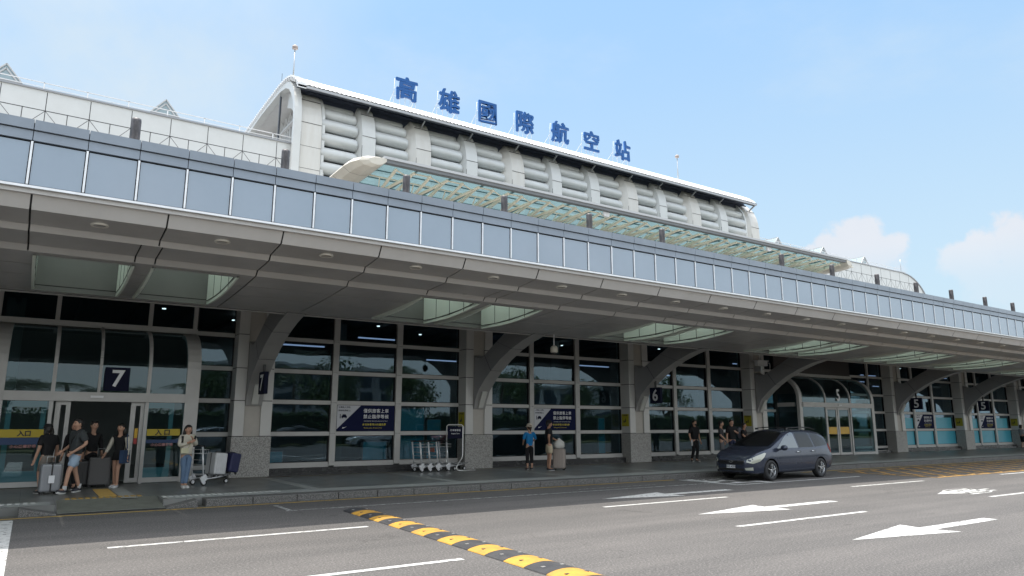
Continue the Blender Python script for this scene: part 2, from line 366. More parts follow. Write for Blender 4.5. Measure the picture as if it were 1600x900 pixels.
def slate():
    m = bpy.data.materials.new('slate_paving'); m.use_nodes = True; nt = m.node_tree; N = nt.nodes; L = nt.links; b = N['Principled BSDF']
    tcn = N.new('ShaderNodeTexCoord'); br = N.new('ShaderNodeTexBrick'); L.new(tcn.outputs['Object'], br.inputs['Vector'])
    br.offset = 0; br.inputs['Scale'].default_value = 1; br.inputs['Brick Width'].default_value = .6; br.inputs['Row Height'].default_value = .6; br.inputs['Mortar Size'].default_value = .006
    br.inputs['Color1'].default_value = (.15, .152, .142, 1); br.inputs['Color2'].default_value = (.19, .19, .178, 1); br.inputs['Mortar'].default_value = (.07, .07, .07, 1)
    n = N.new('ShaderNodeTexNoise'); n.inputs['Scale'].default_value = 1.3; n.inputs['Detail'].default_value = 6; L.new(tcn.outputs['Object'], n.inputs['Vector'])
    x = N.new('ShaderNodeMix'); x.data_type = 'RGBA'; x.blend_type = 'MULTIPLY'; x.inputs[0].default_value = .6; L.new(br.outputs[0], x.inputs[6]); L.new(n.outputs[0], x.inputs[7]); L.new(x.outputs[2], b.inputs['Base Color'])
    g2 = N.new('ShaderNodeMix'); g2.data_type = 'RGBA'; g2.blend_type = 'ADD'; g2.inputs[0].default_value = .35; L.new(x.outputs[2], g2.inputs[6]); L.new(x.outputs[2], g2.inputs[7]); L.new(g2.outputs[2], b.inputs['Base Color'])
    r = N.new('ShaderNodeMapRange'); L.new(n.outputs[0], r.inputs[0]); r.inputs[3].default_value = .22; r.inputs[4].default_value = .5; L.new(r.outputs[0], b.inputs['Roughness'])
    return m
M_SLATE = slate()
M_KERB = mat('kerb_granite', (.08, .078, .075), .75, 0, .4, .7, 2.5, col2=(.09, .085, .08), speck=(60, .4, (.3, .29, .27)), stretch=(1, 1, 3))
M_PALE = mat('pale_paving', (.38, .39, .37), .5, 0, .4, .5, 2, col2=(.24, .245, .235))
M_TACTW = mat('white_tactile', (.60, .61, .58), .6, 0, .4, .5, 3, col2=(.2, .2, .19))
M_TACTY = mat('ochre_tactile', (.52, .33, .09), .6, 0, .4, .5, 3, col2=(.34, .21, .06))
M_LINE = mat('brown_paving_line', (.30, .19, .10), .5, 0, .4, .4, 2)
RX0, RX1 = .62, 2.55          # dropped kerb at entrance 7
g = MB(); Z = .15
for a, b_ in ((-60, RX0), (RX1, 140)): g.box(a, b_, 17.2, 23.62, -.1, Z)
g.box(RX0, RX1, 18.22, 23.62, -.1, Z)
g.quad((RX0, 16.82, .012), (RX1, 16.82, .012), (RX1, 18.22, Z), (RX0, 18.22, Z))
struct(g.build('sidewalk', M_SLATE))
# ramp ribs
g = MB()
for i in range(17):
    y = 16.9+i*.078; z = .012+(y-16.82)/1.4*.138
    g.box(RX0+.02, RX1-.02, y, y+.04, z-.01, z+.012)
struct(g.build('kerb_ramp', mat('ramp_ribs', (.13, .135, .11), .6, 0, .4, .5, 4)))
# kerb blocks
g = MB(); x = -30.0
while x < 110:
    w = .98
    if not (x+w > RX0-.45 and x < RX1+.45):
        g.box(x, x+w-.012, 16.74, 17.198, -.05, Z+.003)
    x += w
for xa, xb, zz in ((RX0-.62, RX0, 1), (RX1, RX1+.62, 0)):
    za, zb = (Z, .02) if zz else (.02, Z)
    g.add([(xa, 16.74, -.05), (xb, 16.74, -.05), (xb, 17.198, -.05), (xa, 17.198, -.05), (xa, 16.74, za), (xb, 16.74, zb), (xb, 17.198, zb), (xa, 17.198, za)],
          [(0,3,2,1),(4,5,6,7),(0,1,5,4),(1,2,6,5),(2,3,7,6),(3,0,4,7)])
struct(g.build('kerb', M_KERB, bevel=.02))
def flat(name, m, quads, z):
    g = MB()
    for q in quads: g.quad(*[(x, y, z) for x, y in q])
    return struct(g.build(name, m))
def rq(x0, x1, y0, y1): return [(x0, y0), (x1, y0), (x1, y1), (x0, y1)]
flat('paving_band', M_PALE, [rq(-30, RX0-.1, 17.21, 17.95), rq(RX1+.1, 110, 17.21, 17.95)], Z+.004)
g = MB()
for a, b_ in ((-8, .45), (2.6, 5.2)):
    n = int((b_-a)/.13)
    for i in range(n): g.box(a+i*.13, a+i*.13+.08, 17.66, 17.94, Z+.001, Z+.012)
struct(g.build('tactile_paving', M_TACTW))
g = MB()
for i in range(12): g.box(.8+i*.125, .8+i*.125+.085, 18.24, 18.56, Z+.001, Z+.01)
for i in range(17): g.box(1.46, 1.80, 18.62+i*.13, 18.62+i*.13+.085, Z+.001, Z+.01)
struct(g.build('tactile_paving', M_TACTY))
q = []
for k in range(-3, 14):
    x0 = 5.9+k*4.07
    q.append([(x0, 17.95), (x0+.32, 17.95), (x0+.32, 22.55), (x0, 22.55)])
flat('paving_stripe', M_PALE, q, Z+.004)
flat('paving_line', M_LINE, [rq(-20, .9, 22.02, 22.1), rq(4.2, 32, 22.62, 22.7), rq(40, 100, 22.62, 22.7)], Z+.006)

# road markings
P = .004
flat('lane_line', M_YPAINT, [rq(-40, 17.2, 16.44, 16.56), rq(23.8, 110, 16.44, 16.56)], P)
wl = []
for k in range(-4, 12):
    for Y, ph in ((11.93, 1.1), (8.42, .95)):
        x0 = ph+k*9.2 if Y == 11.93 else ph+k*9.3
        wl.append(rq(x0, x0+3.9, Y-.06, Y+.06))
flat('lane_line', M_PAINT, wl, P)
flat('stop_line', M_PAINT, [rq(-.62, -.06, 4, 16.25)], P)
def arrow(tip, y, hl, hw, sl, sw):
    return [[(tip, y), (tip+hl, y-hw), (tip+hl-.1, y-sw), (tip+hl-.1, y+sw), (tip+hl, y+hw)], rq(tip+hl-.1, tip+sl, y-sw, y+sw)]
for tip, y in ((11.35, 13.22), (10.97, 9.95), (10.5, 6.5)):
    flat('arrow_marking', M_PAINT, arrow(tip, y, 2.3, .5, 4.5, .13), P)
# cycle symbol
g = MB()
def ring(cx, cy, rx, ry, w, n=24):
    for i in range(n):
        a, b_ = 2*PI*i/n, 2*PI*(i+1)/n
        g.quad((cx+rx*math.cos(a), cy+ry*math.sin(a), P), (cx+rx*math.cos(b_), cy+ry*math.sin(b_), P), (cx+(rx-w*1.6)*math.cos(b_), cy+(ry-w)*math.sin(b_), P), (cx+(rx-w*1.6)*math.cos(a), cy+(ry-w)*math.sin(a), P))
def strip(a, b_, w):
    a = Vector((*a, P)); b_ = Vector((*b_, P)); n = (b_-a).normalized().cross(Vector((0,0,1)))*w/2
    g.quad(a-n, b_-n, b_+n, a+n)
ring(20.75, 9.2, .62, .2, .05); ring(20.75, 9.75, .62, .2, .05)
g.quad((19.2, 9.48, P), (20.3, 9.1, P), (20.3, 9.86, P))
strip((20.2, 9.25), (21.7, 9.2), .1); strip((20.2, 9.7), (21.5, 9.75), .1); strip((20.4, 9.48), (21.9, 9.48), .12); strip((21.3, 9.3), (21.5, 9.95), .1); strip((19.9, 9.0), (21.0, 9.0), .08)
struct(g.build('cycle_marking', M_PAINT))
# parking box with faded writing, remains of an older one
flat('parking_box_marking', M_PAINT, [rq(17.25, 17.37, 14.1, 16.4), rq(17.37, 23.6, 14.08, 14.2)], P)
flat('worn_box_marking', M_PAINTW, [rq(4.55, 4.65, 15.0, 16.1), rq(4.5, 17.2, 14.92, 15.02), rq(12.5, 15.4, 15.5, 15.56)], P)
for i, ch in enumerate('上下客'):
    o = text_mesh(1, ch, 1.05, M_PAINT, .035, 0.001, (18.4, 14.62+i*.72, P+.001), (0, 0, PI/2), name='road_writing'); o.scale = (.62, 1.9, 1); struct(o)
# yellow hatched box
g = MB(); HX0, HX1, HY0, HY1 = 25.2, 46, 12.4, 15.9
def cl(x): return max(HX0, min(HX1, x))
for k in range(26):
    x0 = HX0-3.5+k*1.05
    for dx in (3.5,):
        a = (x0, HY0); b_ = (x0+dx, HY1)
        t0 = max(0, (HX0-a[0])/dx); t1 = min(1, (HX1-a[0])/dx)
        if t1 <= t0: continue
        strip((a[0]+dx*t0, HY0+(HY1-HY0)*t0), (a[0]+dx*t1, HY0+(HY1-HY0)*t1), .14)
    a = (x0+3.5, HY0); b_ = (x0, HY1)
    t0 = max(0, (a[0]-HX1)/3.5); t1 = min(1, (a[0]-HX0)/3.5)
    if t1 > t0 and k % 2 == 0: strip((a[0]-3.5*t0, HY0+(HY1-HY0)*t0), (a[0]-3.5*t1, HY0+(HY1-HY0)*t1), .14)
strip((HX0, HY0), (HX1, HY0), .16); strip((HX0, HY1), (HX1, HY1), .16); strip((HX0, HY0), (HX0, HY1), .16); strip((HX1, HY0), (HX1, HY1), .16)
o = g.build('hatched_box_marking', M_OPAINT); struct(o)
for v in o.data.vertices: v.co.z = P+.0045

# speed bump
sb = thing('speed_bump', 'yellow and black rubber speed bump laid across the road', 'speed bump', (5.55, 10.4, 0))
M_RUBB = mat('black_rubber', (.035, .036, .04), .6, 0, .4, .5, 5, col2=(.10, .095, .09), bump=.4, bscale=60)
M_RUBY = mat('yellow_rubber', (.60, .32, .045), .6, 0, .4, .85, 6, col2=(.30, .18, .06), bump=.4, bscale=60)
prof = [(-.27, 0), (-.26, .010), (-.2, .028), (-.12, .043), (-.04, .05), (.04, .05), (.12, .043), (.2, .028), (.26, .010), (.27, 0)]
def bx_(y): return 5.72+(y-14.3)*.042
L_SEG = .487
for k in range(18):
    ya = 14.30-k*L_SEG; yb = ya-L_SEG+.008; g = MB(); vs = []
    n = len(prof); steps = 5
    for i in range(steps+1):
        y = ya+(yb-ya)*i/steps
        for (x, z) in prof:
            vs.append((bx_(y)+x-5.55, y-10.4, z+.004))
    fs = [(i*n+j, (i+1)*n+j, (i+1)*n+j+1, i*n+j+1) for i in range(steps) for j in range(n-1)]
    fs += [tuple(range(n)), tuple(range(steps*n+n-1, steps*n-1, -1))]
    g.add(vs, fs)
    cy = (ya+yb)/2-10.4; cx = bx_((ya+yb)/2)-5.55
    g.cur = 1
    for sx in (-.13, .13):        # bolt slots and reflector studs
        g.box(cx+sx-.035, cx+sx+.035, cy-.022, cy+.022, .040, .0475)
    o = g.build('segment', [M_RUBB if k % 2 == 0 else M_RUBY, mat('stud_grey', (.30, .29, .27), .4) if k % 2 == 0 else M_RUBB], sb)
    o['label'] = 'black rubber segment with a grey stud' if k % 2 == 0 else 'yellow rubber segment with black slots'
# ================================================================== terminal building (lower storey)
def wb(g, name, mats, parent, bevel=0, label=None):
    off = Vector((0,0,0)); p = parent
    while p: off += p.location; p = p.parent
    if off.length > 0: g.v = [(v[0]-off.x, v[1]-off.y, v[2]-off.z) for v in g.v]
    o = g.build(name, mats, parent, bevel)
    if label: o['label'] = label
    return o
YC, YG = 23.0, 23.6                       # pillar front, glass plane
PC = [-7.45, 5.72, 13.88, 22.03, 30.18, 43.15, 51.6, 59.75, 67.9, 76.05]
bld = thing('terminal_building', 'grey pillared arrivals level of airport terminal behind the kerb, with dark glazed bays', 'terminal', (35, 24, .15))
HW = .575
RZ = [.45, 1.43, 2.45, 3.45, 4.5, 5.6]    # window rails
# pillars
for i, cx in enumerate(PC):
    g = MB(); g.box(cx-HW-.02, cx+HW+.02, YC-.02, 23.75, .15, 1.36)
    col = MB()
    zs = [1.37, 2.45, 3.45, 4.5, 5.95]
    for a, b_ in zip(zs[:-1], zs[1:]):
        col.box(cx-HW, cx-.26, YC, 23.75, a+.012, b_-.012); col.box(cx+.24, cx+HW, YC, 23.75, a+.012, b_-.012)
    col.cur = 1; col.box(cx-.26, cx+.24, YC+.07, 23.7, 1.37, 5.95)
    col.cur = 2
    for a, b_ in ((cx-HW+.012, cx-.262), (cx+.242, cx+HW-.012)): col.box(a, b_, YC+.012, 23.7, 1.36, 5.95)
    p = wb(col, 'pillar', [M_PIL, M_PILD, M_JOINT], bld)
    wb(g, 'granite_base', M_GRAN, p, .006)
# brackets (cantilevered arms that carry the canopy)
low = [(22.98, 2.30), (22.86, 2.62), (22.66, 2.96), (22.25, 3.32), (21.8, 3.64), (21.2, 3.99), (20.47, 4.31), (19.8, 4.53), (19.1, 4.69), (18.4, 4.76), (17.9, 4.78)]
up = [(17.9, 4.9), (19.2, 5.1), (20.2, 5.2), (20.75, 4.97), (21.42, 4.65), (22.0, 4.36), (22.24, 4.23), (22.45, 4.15), (22.62, 4.14), (22.8, 4.18), (22.98, 4.28)]
for i, cx in enumerate(PC):
    g = MB(); poly = low+up; n = len(poly); x0, x1 = cx-.25, cx+.25
    vs = [(x0, y, z) for y, z in poly]+[(x1, y, z) for y, z in poly]
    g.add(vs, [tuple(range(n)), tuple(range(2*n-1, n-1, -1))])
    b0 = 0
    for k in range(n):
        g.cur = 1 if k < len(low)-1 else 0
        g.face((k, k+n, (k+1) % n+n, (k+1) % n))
    g.cur = 2                                 # panel joints on the side and the underside
    for k in (4, 6, 8):
        y, z = low[k]; yu, zu = [(22.24, 4.23), (21.42, 4.65), (20.2, 5.2)][(4, 6, 8).index(k)]
        for xx, dx in ((x0-.002, .004), (x1-.002, .004)):
            g.add([(xx+a, yy+b_, zz) for a in (0, dx) for yy, zz, b_ in ((y, z, -.012), (y, z, .012), (yu, zu, .012), (yu, zu, -.012))],
                  [(0,1,2,3), (7,6,5,4), (0,4,5,1), (1,5,6,2), (2,6,7,3), (3,7,4,0)])
        g.bar((x0-.003, y, z-.002), (x1+.003, y, z-.002), .018, .01)
    br = wb(g, 'arched_bracket', [M_RIB, M_RIBU, M_JOINT], bld)
    f = MB()
    f.bar((cx+.02, 22.86, 2.52), (cx+.02, 22.44, 3.06), .2, .05, (1, 0, 0)) if False else f.box(0, 0, 0, 0, 0, 0)
    f = MB(); a = Vector((cx-.0, 22.93, 2.36)); b_ = Vector((cx-.0, 22.62, 2.93)); d = (b_-a).normalized(); nrm_ = d.cross(Vector((1,0,0))).normalized()
    if nrm_.z > 0: nrm_ = -nrm_
    vs = []
    for p_ in (a, b_):
        for sx in (-.1, .1):
            for h in (-.02, .05): vs.append(p_+Vector((sx, 0, 0))+nrm_*h)
    f.add(vs, [(0,1,3,2), (4,6,7,5), (0,4,5,1), (2,3,7,6), (1,5,7,3), (0,2,6,4)])
    wb(f, 'light_fitting', mat('frosted_cover', (.6, .6, .57), .5), br)
# wall above the glazing + inner shell
g = MB(); g.box(-20, 85, YG+.1, YG+.5, 5.6, 5.95); wb(g, 'wall_band', M_DARK, bld)
g = MB(); g.box(-20, 85, 33, 33.3, .15, 6); wb(g, 'interior_wall', mat('interior_wall', (.25, .24, .23), .7, 0, .4, .5, .3), bld)
g = MB(); g.box(-20, 85, 23.7, 33, .13, .155); wb(g, 'interior_floor', M_INTF, bld)
g = MB(); g.box(-20, 85, YG+.12, 33, 5.8, 5.86)
for k in range(60): g.box(-20+k*1.75, -19.92+k*1.75, 24, 33, 5.62, 5.8)
wb(g, 'interior_ceiling', M_CEIL, bld)
for x0, x1 in ((-20, -19.8), (84.8, 85)):
    g = MB(); g.box(x0, x1, 23.7, 33, .15, 5.9); wb(g, 'end_wall', M_PIL, bld)
g = MB()
for k in range(9): g.box(-12+k*11, -11.5+k*11, 28, 28.5, .15, 5.8)
wb(g, 'interior_column', mat('interior_column', (.25, .25, .24), .5), bld)
random.seed(3)
for k in range(26):
    g = MB(); x = -7+k*2.6; y = 24.9+(k % 3)*1.5
    g.lathe([(.06, 5.58), (.06, 5.61)], (x, y, 0), 12); wb(g, 'ceiling_lamp', M_LAMP, bld)
for k in range(14):
    g = MB(); x = 6.8+k*3.7; y = 25.4+(k*1.3) % 4
    g.box(x, x+1.9, y, y+.05, 4.5+(k % 2)*.6, 4.55+(k % 2)*.6); wb(g, 'tube_lamp', M_TUBE, bld)
# glazed bays
def window_bay(x0, x1, mulls, z0=.42, film=None, rails=RZ):
    g = MB(); d0, d1 = YG-.07, YG+.05
    for a, b_ in mulls:
        for lo, hi in zip([z0-.03]+rails[1:-1], rails[1:-1]+[5.62]):
            g.box(a, b_, d0-.05, d1, lo+.006, hi-.006)
    xs = [x0]+[v for m in mulls for v in m]+[x1]
    for a, b_ in zip(xs[0::2], xs[1::2]):
        for z in rails: g.box(a+.002, b_-.002, d0, d1, z-.065, z+.065)
        g.box(a, b_, d0-.02, d1, z0-.06, z0+.03)
    g.cur = 1
    for a, b_ in zip(xs[0::2], xs[1::2]):      # black gaskets
        g.box(a, a+.03, d0+.03, d1-.01, z0, 5.6); g.box(b_-.03, b_, d0+.03, d1-.01, z0, 5.6)
        for z in rails[:-1]: g.box(a, b_, d0+.03, d1-.01, z-.085, z+.085)
    w = wb(g, 'window', [M_FRAME, M_SEAL], bld)
    g = MB()
    for a, b_ in zip(xs[0::2], xs[1::2]): g.box(a, b_, YG+.005, YG+.015, z0, 5.6)
    wb(g, 'pane', M_GLASS, w)
    if film:
        g = MB()
        for (a, b_, lo, hi) in film: g.box(a, b_, YG-.003, YG+.003, lo, hi)
        wb(g, 'cyan_film', M_CYAN, w)
    g = MB(); g.box(x0, x1-.25, YG-.42, YG+.2, .14, .24); g.box(x0, x1, YG-.28, YG+.2, .14, z0-.06); wb(g, 'plinth', M_DGRAN, bld, .01)
    return w
for i in (1, 2, 3, 5, 6, 7, 8):
    a, b_ = PC[i]+HW, PC[i+1]-HW; m = [(a+2.08, a+2.28), (a+4.42, a+4.64)]
    film = None
    if i >= 5:
        film = [(a, m[0][0], .45, 1.4), (m[0][1], m[1][0], .45, 1.4), (m[1][1], b_, .45, 1.4), (a, m[0][0], 1.5, 2.15), (m[1][1], b_-.4, 1.5, 2.2)]
    window_bay(a, b_, m, film=film)
# narrow lights beside the entrances
window_bay(4.02, PC[1]-HW, [], .24)
window_bay(39.15, PC[5]-HW, [(40.9, 41.05)], .24)
window_bay(PC[4]+HW, 32.2, [], .24)
window_bay(PC[0]+HW, -1.0, [(-4.3, -4.1)], .24)

# entrance vestibules with quarter-round glass tops
def arcpts(y0, z0, y1, z1, n=9):      # from front top (y0,z0) curving back to (y1,z1)
    return [(y1+(y0-y1)*math.cos(t), z0+(z1-z0)*math.sin(t)) for t in [PI/2*i/n for i in range(n+1)]]
def vestibule(x0, x1, ups, lows, zh, zs, zt, end_w, doorx, num):
    YV = 22.2
    arc = arcpts(YV, zs, YG-.05, zt)
    g = MB()
    def curved(xa, xb, d):              # curved bar following front and arc
        pts = [(YV, .15)]+[(YV, zs)]+arc[1:]; n = len(pts)
        inn = [(YV+d, .15), (YV+d, zs)]+[(YG-.05+(YV+d-YG+.05)*math.cos(PI/2*i/9), zs+(zt-d-zs)*math.sin(PI/2*i/9)) for i in range(1, 10)]
        vs = [(x, y, z) for x in (xa, xb) for y, z in pts+inn]; m_ = 2*n
        fs = []
        for k in range(n-1):
            fs += [(k, k+1, m_+k+1, m_+k), (n+k, m_+n+k, m_+n+k+1, n+k+1), (k, n+k, n+k+1, k+1), (m_+k, m_+k+1, m_+n+k+1, m_+n+k)]
        fs += [(0, m_, m_+n, n), (n-1, 2*n-1, m_+2*n-1, m_+n-1)]
        g.add(vs, fs)
    curved(x0, x0+end_w, .16); curved(x1-end_w, x1, .16)
    for a in ups:
        curved(a-.045, a+.045, .08) if a in lows else None
    for a in ups:
        if a not in lows:               # upper part only
            n = 9
            for (y, z), (y2, z2) in zip([(YV, zh+.12)]+arc, arc): g.bar((a, y+.03, z), (a, y2+.03, z2), .09, .07, (1, 0, 0)) if (abs(y-y2)+abs(z-z2)) > .02 else None
    g.box(x0+end_w, x1-end_w, YV-.05, YV+.1, zh-.12, zh+.12)
    g.box(x0+end_w, doorx[0], YV+.005, YV+.09, .17, .3); g.box(doorx[1], x1-end_w, YV+.005, YV+.09, .17, .3)
    g.box(x0, x1, YG-.2, YG-.02, zt, zt+.16)                     # beam on the wall
    for xx in (x0, x1-.1):
        g.box(xx+.004, xx+.096, YV+.3, YG-.1, zh-.1, zh+.1); g.box(xx+.004, xx+.096, YV+.2, YG-.1, .17, .27)
    v = wb(g, 'entrance_vestibule', [M_FRAME], bld)
    g = MB()
    pts = [(YV+.04, .28), (YV+.04, zh-.1)]
    g.quad((x0+end_w, YV+.04, .3), (doorx[0], YV+.04, .3), (doorx[0], YV+.04, zh-.1), (x0+end_w, YV+.04, zh-.1))
    g.quad((doorx[1], YV+.04, .3), (x1-end_w, YV+.04, .3), (x1-end_w, YV+.04, zh-.1), (doorx[1], YV+.04, zh-.1))
    ap = [(YV+.04, zh+.1), (YV+.04, zs)]+[(y+.04, z-.04) for y, z in arc[1:]]
    vs = [(x, y, z) for x in (x0+end_w, x1-end_w) for y, z in ap]; n = len(ap)
    g.add(vs, [(k, k+1, n+k+1, n+k) for k in range(n-1)], True)
    for xx in (x0+.05, x1-.05): g.add([(xx, YV+.1, .2), (xx, YG-.1, .2), (xx, YG-.1, zs+.2), (xx, YV+.3, zs+.2), (xx, YV+.1, zs)], [(0,1,2,3,4)])
    wb(g, 'vestibule_glass', M_GLASSV, v)
    return v, YV
E7 = vestibule(-.98, 3.98, [.42, 1.46, 2.66], [.42, 2.66], 2.45, 3.3, 4.44, .36, (.47, 2.61), '7')
E5 = vestibule(32.3, 39.1, [34.55, 36.8], [34.55, 36.8], 2.75, 3.1, 4.3, .24, (34.6, 36.75), '5')
def leaf(v, x0, x1, y, z1, name='sliding_door'):
    g = MB()
    g.box(x0, x0+.12, y, y+.05, .18, z1); g.box(x1-.1, x1, y, y+.05, .18, z1); g.box(x0+.12, x1-.1, y, y+.05, z1-.1, z1); g.box(x0+.12, x1-.1, y, y+.05, .18, .3)
    d = wb(g, name, M_FRAME, v); return d
v7 = E7[0]
for x0, x1 in ((.52, .86), (2.28, 2.62)): leaf(v7, x0, x1, 22.28, 2.33)
v5 = E5[0]
for x0, x1 in ((34.62, 35.6), (35.66, 36.74)):
    d = leaf(v5, x0, x1, 22.26, 2.62)
    g = MB(); g.quad((x0+.12, 22.28, .3), (x1-.1, 22.28, .3), (x1-.1, 22.28, 2.5), (x0+.12, 22.28, 2.5)); wb(g, 'door_glass', M_GLASSV, d)
    g = MB(); g.box(x0+.14, x1-.12, 22.27, 22.275, 1.25, 1.62); wb(g, 'warning_band', M_OCHRE, d)
# inner lobby doors seen through the outer glass, and bands on the glass of entrance 7
g = MB()
for a, b_ in ((-.55, .35), (2.75, 3.55)):
    g.box(a, a+.12, 23.5, 23.56, .2, 2.35); g.box(b_-.12, b_, 23.5, 23.56, .2, 2.35); g.box(a+.12, b_-.12, 23.5, 23.56, 2.2, 2.35); g.box(a+.12, b_-.12, 23.5, 23.56, .2, .5)
wb(g, 'inner_door_frame', mat('teal_frame', (.22, .42, .46), .4), v7)
def band(x0, x1, z0, z1, m, y=22.215):
    g = MB(); g.box(x0, x1, y, y+.004, z0, z1); return wb(g, 'glass_band', m, v7)
M_BYEL = mat('band_yellow', (.45, .34, .02), .5); M_BBLU = mat('band_blue', (.015, .045, .13), .5); M_BRED = mat('band_red', (.4, .04, .04), .5)
band(-.62, .40, 1.40, 1.60, M_BYEL); band(-.62, .40, 1.22, 1.39, M_BBLU)
band(2.72, 3.56, 1.42, 1.60, M_BYEL); band(2.72, 3.56, 1.22, 1.31, M_BBLU)
band(2.42, 2.5, 1.36, 1.62, M_OCHRE, 22.27); band(2.42, 2.5, 1.2, 1.35, M_BRED, 22.27)
def loc_in(p, x, y, z):
    off = Vector((0,0,0)); q = p
    while q: off += q.location; q = q.parent
    return (x-off.x, y-off.y, z-off.z)
def wtext(parent, body, size, m, x, y, z, bold=0.0, name='lettering', rot=(PI/2,0,0), **k):
    return text_mesh(1, body, size, m, bold, .0015, loc_in(parent, x, y, z) if parent else (x, y, z), rot, parent=parent, name=name, **k)
wtext(v7, '入 口', .17, M_BLACK, 3.12, 22.208, 1.50, .006)
wtext(v7, '入口', .15, M_BLACK, -.08, 22.208, 1.49, .006)
wtext(v7, '小心感應玻璃', .085, mat('band_red_text', (.5, .25, .25), .5), 3.12, 22.208, 1.17, .002, space=1.2)
wtext(v7, '小心感應玻璃', .085, mat('band_red_text', (.5, .25, .25), .5), -.08, 22.208, 1.17, .002, space=1.2)
# exit sensor on the header
g = MB(); g.box(1.28, 1.58, 22.1, 22.15, 2.42, 2.48); wb(g, 'door_sensor', M_SWHITE, v7)
g = MB(); g.box(35.55, 35.85, 22.1, 22.15, 2.72, 2.78); wb(g, 'door_sensor', M_SWHITE, v5)
# number 7 plate and number 5 on the glass
g = MB(); g.box(1.56, 2.16, 22.12, 22.15, 2.62, 3.25); n7 = wb(g, 'number_plate', M_NAVY, v7)
wtext(n7, '7', .62, M_SWHITE, 1.87, 22.115, 2.93, .012)
wtext(v5, '5', .85, M_SWHITE, 35.72, 22.19, 3.25, .02, sx=.8)
# upper windows over entrance 7 and dark wall over entrance 5
def transom(x0, x1, xs, z0=4.6, z1=5.62):
    g = MB()
    for x in xs: g.box(x-.055, x+.055, YG-.1, YG+.05, z0, z1)
    g.box(x0, x1, YG-.09, YG+.04, z1-.06, z1+.02)
    w = wb(g, 'window', M_FRAME, bld); g = MB(); g.box(x0, x1, YG+.005, YG+.015, z0, z1); wb(g, 'pane', M_GLASS, w)
transom(-1.0, 4.02, [-1.0, .35, 2.7, 3.95])
g = MB(); g.box(32.2, 39.15, YG-.1, YG+.1, 4.46, 5.6); wb(g, 'wall_panel', mat('brown_black_panel', (.035, .028, .028), .45), bld)
g = MB(); g.box(-1.0, 4.02, YG-.15, YG+.06, 4.44, 4.60); wb(g, 'beam', M_FRAME, bld)

# cyan partitions standing inside
def partition(x0, x1, z1, y, lab):
    g = MB(); g.box(x0, x1, y, y+.05, .16, z1); g.cur = 1; g.box(x0-.03, x0+.0, y-.01, y+.06, .16, z1+.03); g.box(x1, x1+.03, y-.01, y+.06, .16, z1+.03); g.box(x0-.03, x1+.03, y-.01, y+.06, z1, z1+.03)
    o = g.build('partition', [mat('cyan_panel', (.10, .50, .62), .5), mat('grey_frame', (.35, .4, .42), .5)]); tag(o, lab, 'partition', 'cyan partitions inside the hall')
partition(9.75, 10.6, 1.12, 23.95, 'low cyan panel inside the glass under the first navy notice banner')
partition(11.1, 12.1, 2.3, 24.0, 'tall cyan panel inside the window left of the nested trolleys')
partition(12.4, 12.95, 1.9, 24.3, 'narrow cyan panel inside the window right behind the nested trolleys')
partition(6.4, 6.95, .85, 23.9, 'lowest cyan panel inside the window right of the first granite pillar base')
partition(20.6, 20.95, 2.0, 24.1, 'slim cyan panel inside the window left of the third pillar')

# ================================================================== big entrance canopy
can = thing('entrance_canopy', 'long grey canopy with blue-grey glass fascia sheltering the kerb', 'canopy', (35, 13.47, 4.7))
CX0, CX1 = -10.55, 76.05
MX = [5.82+.783*k for k in range(-21, 91)]
YF = 13.47
g = MB()
for a, b_ in zip(MX[:-1], MX[1:]): g.box(a+.03, b_-.03, YF, YF+.04, 5.53, 6.245)
wb(g, 'fascia_panel', M_FASCIA, can)
g = MB()
for a, b_ in zip(MX[:-1], MX[1:]):
    g.add([(x, y, z) for x in (a+.006, b_-.006) for y, z in ((YF-.03, 6.275), (YF-.015, 6.44), (YF+.3, 6.44), (YF+.3, 6.275))], [(0,1,2,3), (7,6,5,4), (0,4,5,1), (1,5,6,2), (2,6,7,3), (3,7,4,0)])
    g.add([(x, y, z) for x in (a+.006, b_-.006) for y, z in ((YF-.05, 6.455), (YF-.05, 6.625), (YF+.4, 6.625), (YF+.4, 6.455))], [(0,1,2,3), (7,6,5,4), (0,4,5,1), (1,5,6,2), (2,6,7,3), (3,7,4,0)])
wb(g, 'coping', M_COPING, can)
g = MB(); g.box(MX[0], MX[-1], YF+.045, YF+.35, 5.5, 6.6); wb(g, 'backing', M_SEAL, can)
mp_ = MB()
for x in MX: mp_.box(x-.016, x+.016, YF-.025, YF+.02, 5.53, 6.26)
wb(mp_, 'mullion', M_SILVER, can)['kind'] = 'stuff'
g = MB(); g.box(MX[0], MX[-1], YF-.03, YF+.2, 5.475, 5.515); wb(g, 'edge_strip', M_SILVER, can)
# soffit
SP = [(13.50, 5.47), (13.54, 5.41), (13.56, 5.40), (13.70, 5.18), (14.42, 5.10), (14.50, 5.0), (15.39, 4.95), (15.50, 4.85), (16.45, 4.79), (17.4, 4.745), (18.85, 4.70), (19.30, 4.70)]
rows = [(2, 3, 'r'), (3, 4, 'f'), (4, 5, 'r'), (5, 6, 'f'), (6, 7, 'r'), (7, 8, 'f'), (8, 9, 'f'), (9, 10, 'f'), (10, 11, 'f')]
MIDS = [1.67, 9.72, 17.7, 25.9, 33.0, 39.6, 47.3, 55.6, 63.8, 71.9]
WELLS = [(m+a, m+b_) for m in MIDS for a, b_ in ((-1.9, -.3), (.1, 1.7))]
WY0, WY1 = 15.66, 18.85
def zat(y):
    for (a, za), (b_, zb) in zip(SP[:-1], SP[1:]):
        if a <= y <= b_: return za+(zb-za)*(y-a)/(b_-a)
    return 4.7
JX = sorted([5.76+2.04*k for k in range(-8, 35)])
g = MB()
gap = .030
